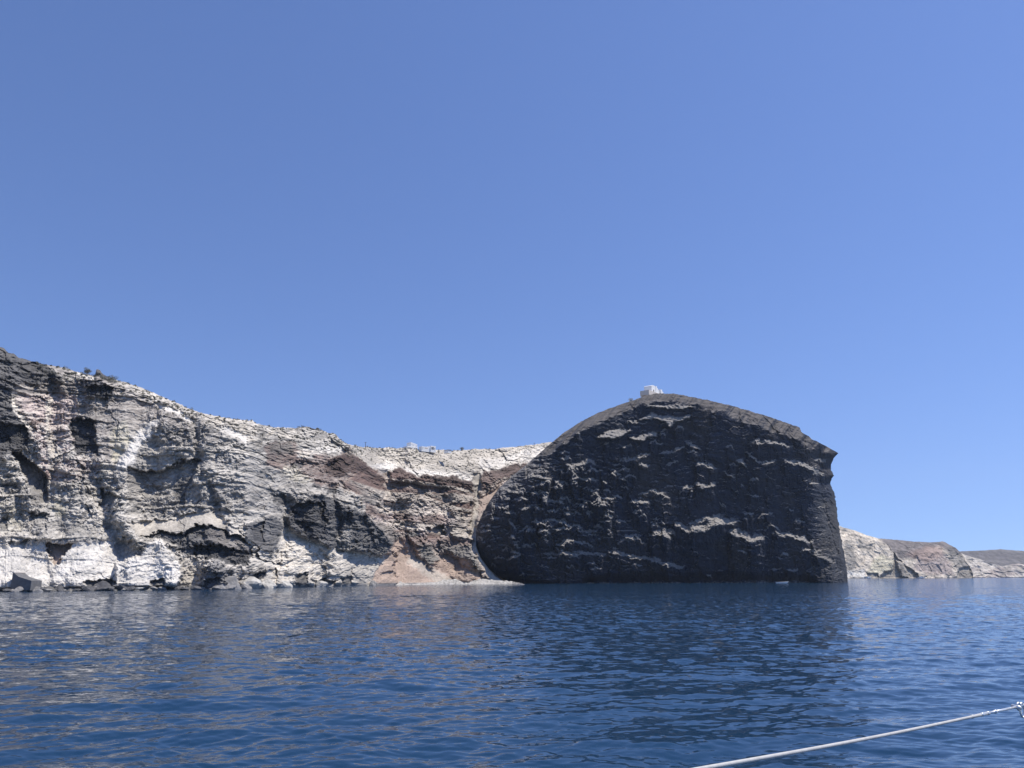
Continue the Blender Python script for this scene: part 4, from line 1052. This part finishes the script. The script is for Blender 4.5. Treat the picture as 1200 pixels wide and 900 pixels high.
# ================================================================== haze
bm = bmesh.new(); add_box(bm, -2500, 2500, -150, 3200, -3, 420)
hz = bpy.data.meshes.new('haze'); bm.to_mesh(hz); bm.free()
hm = bpy.data.materials.new('sea_haze'); hm.use_nodes = True
hn = hm.node_tree; hn.nodes.remove(hn.nodes['Principled BSDF'])
pv = hn.nodes.new('ShaderNodeVolumePrincipled'); pv.inputs['Color'].default_value = (.75, .86, 1, 1); pv.inputs['Density'].default_value = .00006; pv.inputs['Anisotropy'].default_value = .2
hn.links.new(pv.outputs[0], hn.nodes['Material Output'].inputs['Volume'])
tag(link('haze', hz, hm), 'thin bluish sea haze over the water', 'haze', kind='stuff')

# ================================================================== light
EL, AZ = math.radians(64), math.radians(84)      # high sun, a little behind and to the right
sv = Vector((math.sin(AZ) * math.cos(EL), math.cos(AZ) * math.cos(EL), math.sin(EL)))
sd = bpy.data.lights.new('sun', 'SUN'); so = bpy.data.objects.new('sun', sd); COL.objects.link(so)
sd.energy = 4.2; sd.angle = math.radians(.53); sd.color = (1, .945, .865)
so.rotation_euler = sv.to_track_quat('Z', 'Y').to_euler()
so.location = (0, 0, 300)
w_ = bpy.data.worlds.new('World'); sc.world = w_; w_.use_nodes = True
nt = w_.node_tree; bg = nt.nodes['Background']
sky = nt.nodes.new('ShaderNodeTexSky'); sky.sky_type = 'NISHITA'; sky.sun_disc = False
sky.sun_elevation = EL; sky.sun_rotation = AZ
sky.air_density = 1.0; sky.dust_density = .2; sky.ozone_density = 5.0; sky.altitude = 0
tcw = nt.nodes.new('ShaderNodeTexCoord')
lift = nt.nodes.new('ShaderNodeVectorMath'); lift.operation = 'ADD'; lift.inputs[1].default_value = (0, 0, .10)
nt.links.new(tcw.outputs['Generated'], lift.inputs[0])
nrm = nt.nodes.new('ShaderNodeVectorMath'); nrm.operation = 'NORMALIZE'; nt.links.new(lift.outputs[0], nrm.inputs[0])
nt.links.new(nrm.outputs[0], sky.inputs['Vector'])
tint = nt.nodes.new('ShaderNodeMix'); tint.data_type = 'RGBA'; tint.blend_type = 'MULTIPLY'; tint.inputs['Factor'].default_value = 1
tint.inputs[7].default_value = (.885, .915, 1.13, 1)
nt.links.new(sky.outputs['Color'], tint.inputs[6]); nt.links.new(tint.outputs[2], bg.inputs['Color'])
bg.inputs['Strength'].default_value = .11
sc.view_settings.view_transform = 'Standard'; sc.view_settings.look = 'None'
sc.view_settings.exposure = .35; sc.view_settings.gamma = 1; sc.view_settings.use_curve_mapping = False
sc.render.engine = 'CYCLES'
sc.cycles.max_bounces = 6; sc.cycles.diffuse_bounces = 2; sc.cycles.glossy_bounces = 3
sc.cycles.use_denoising = True; sc.cycles.denoiser = 'OPENIMAGEDENOISE'
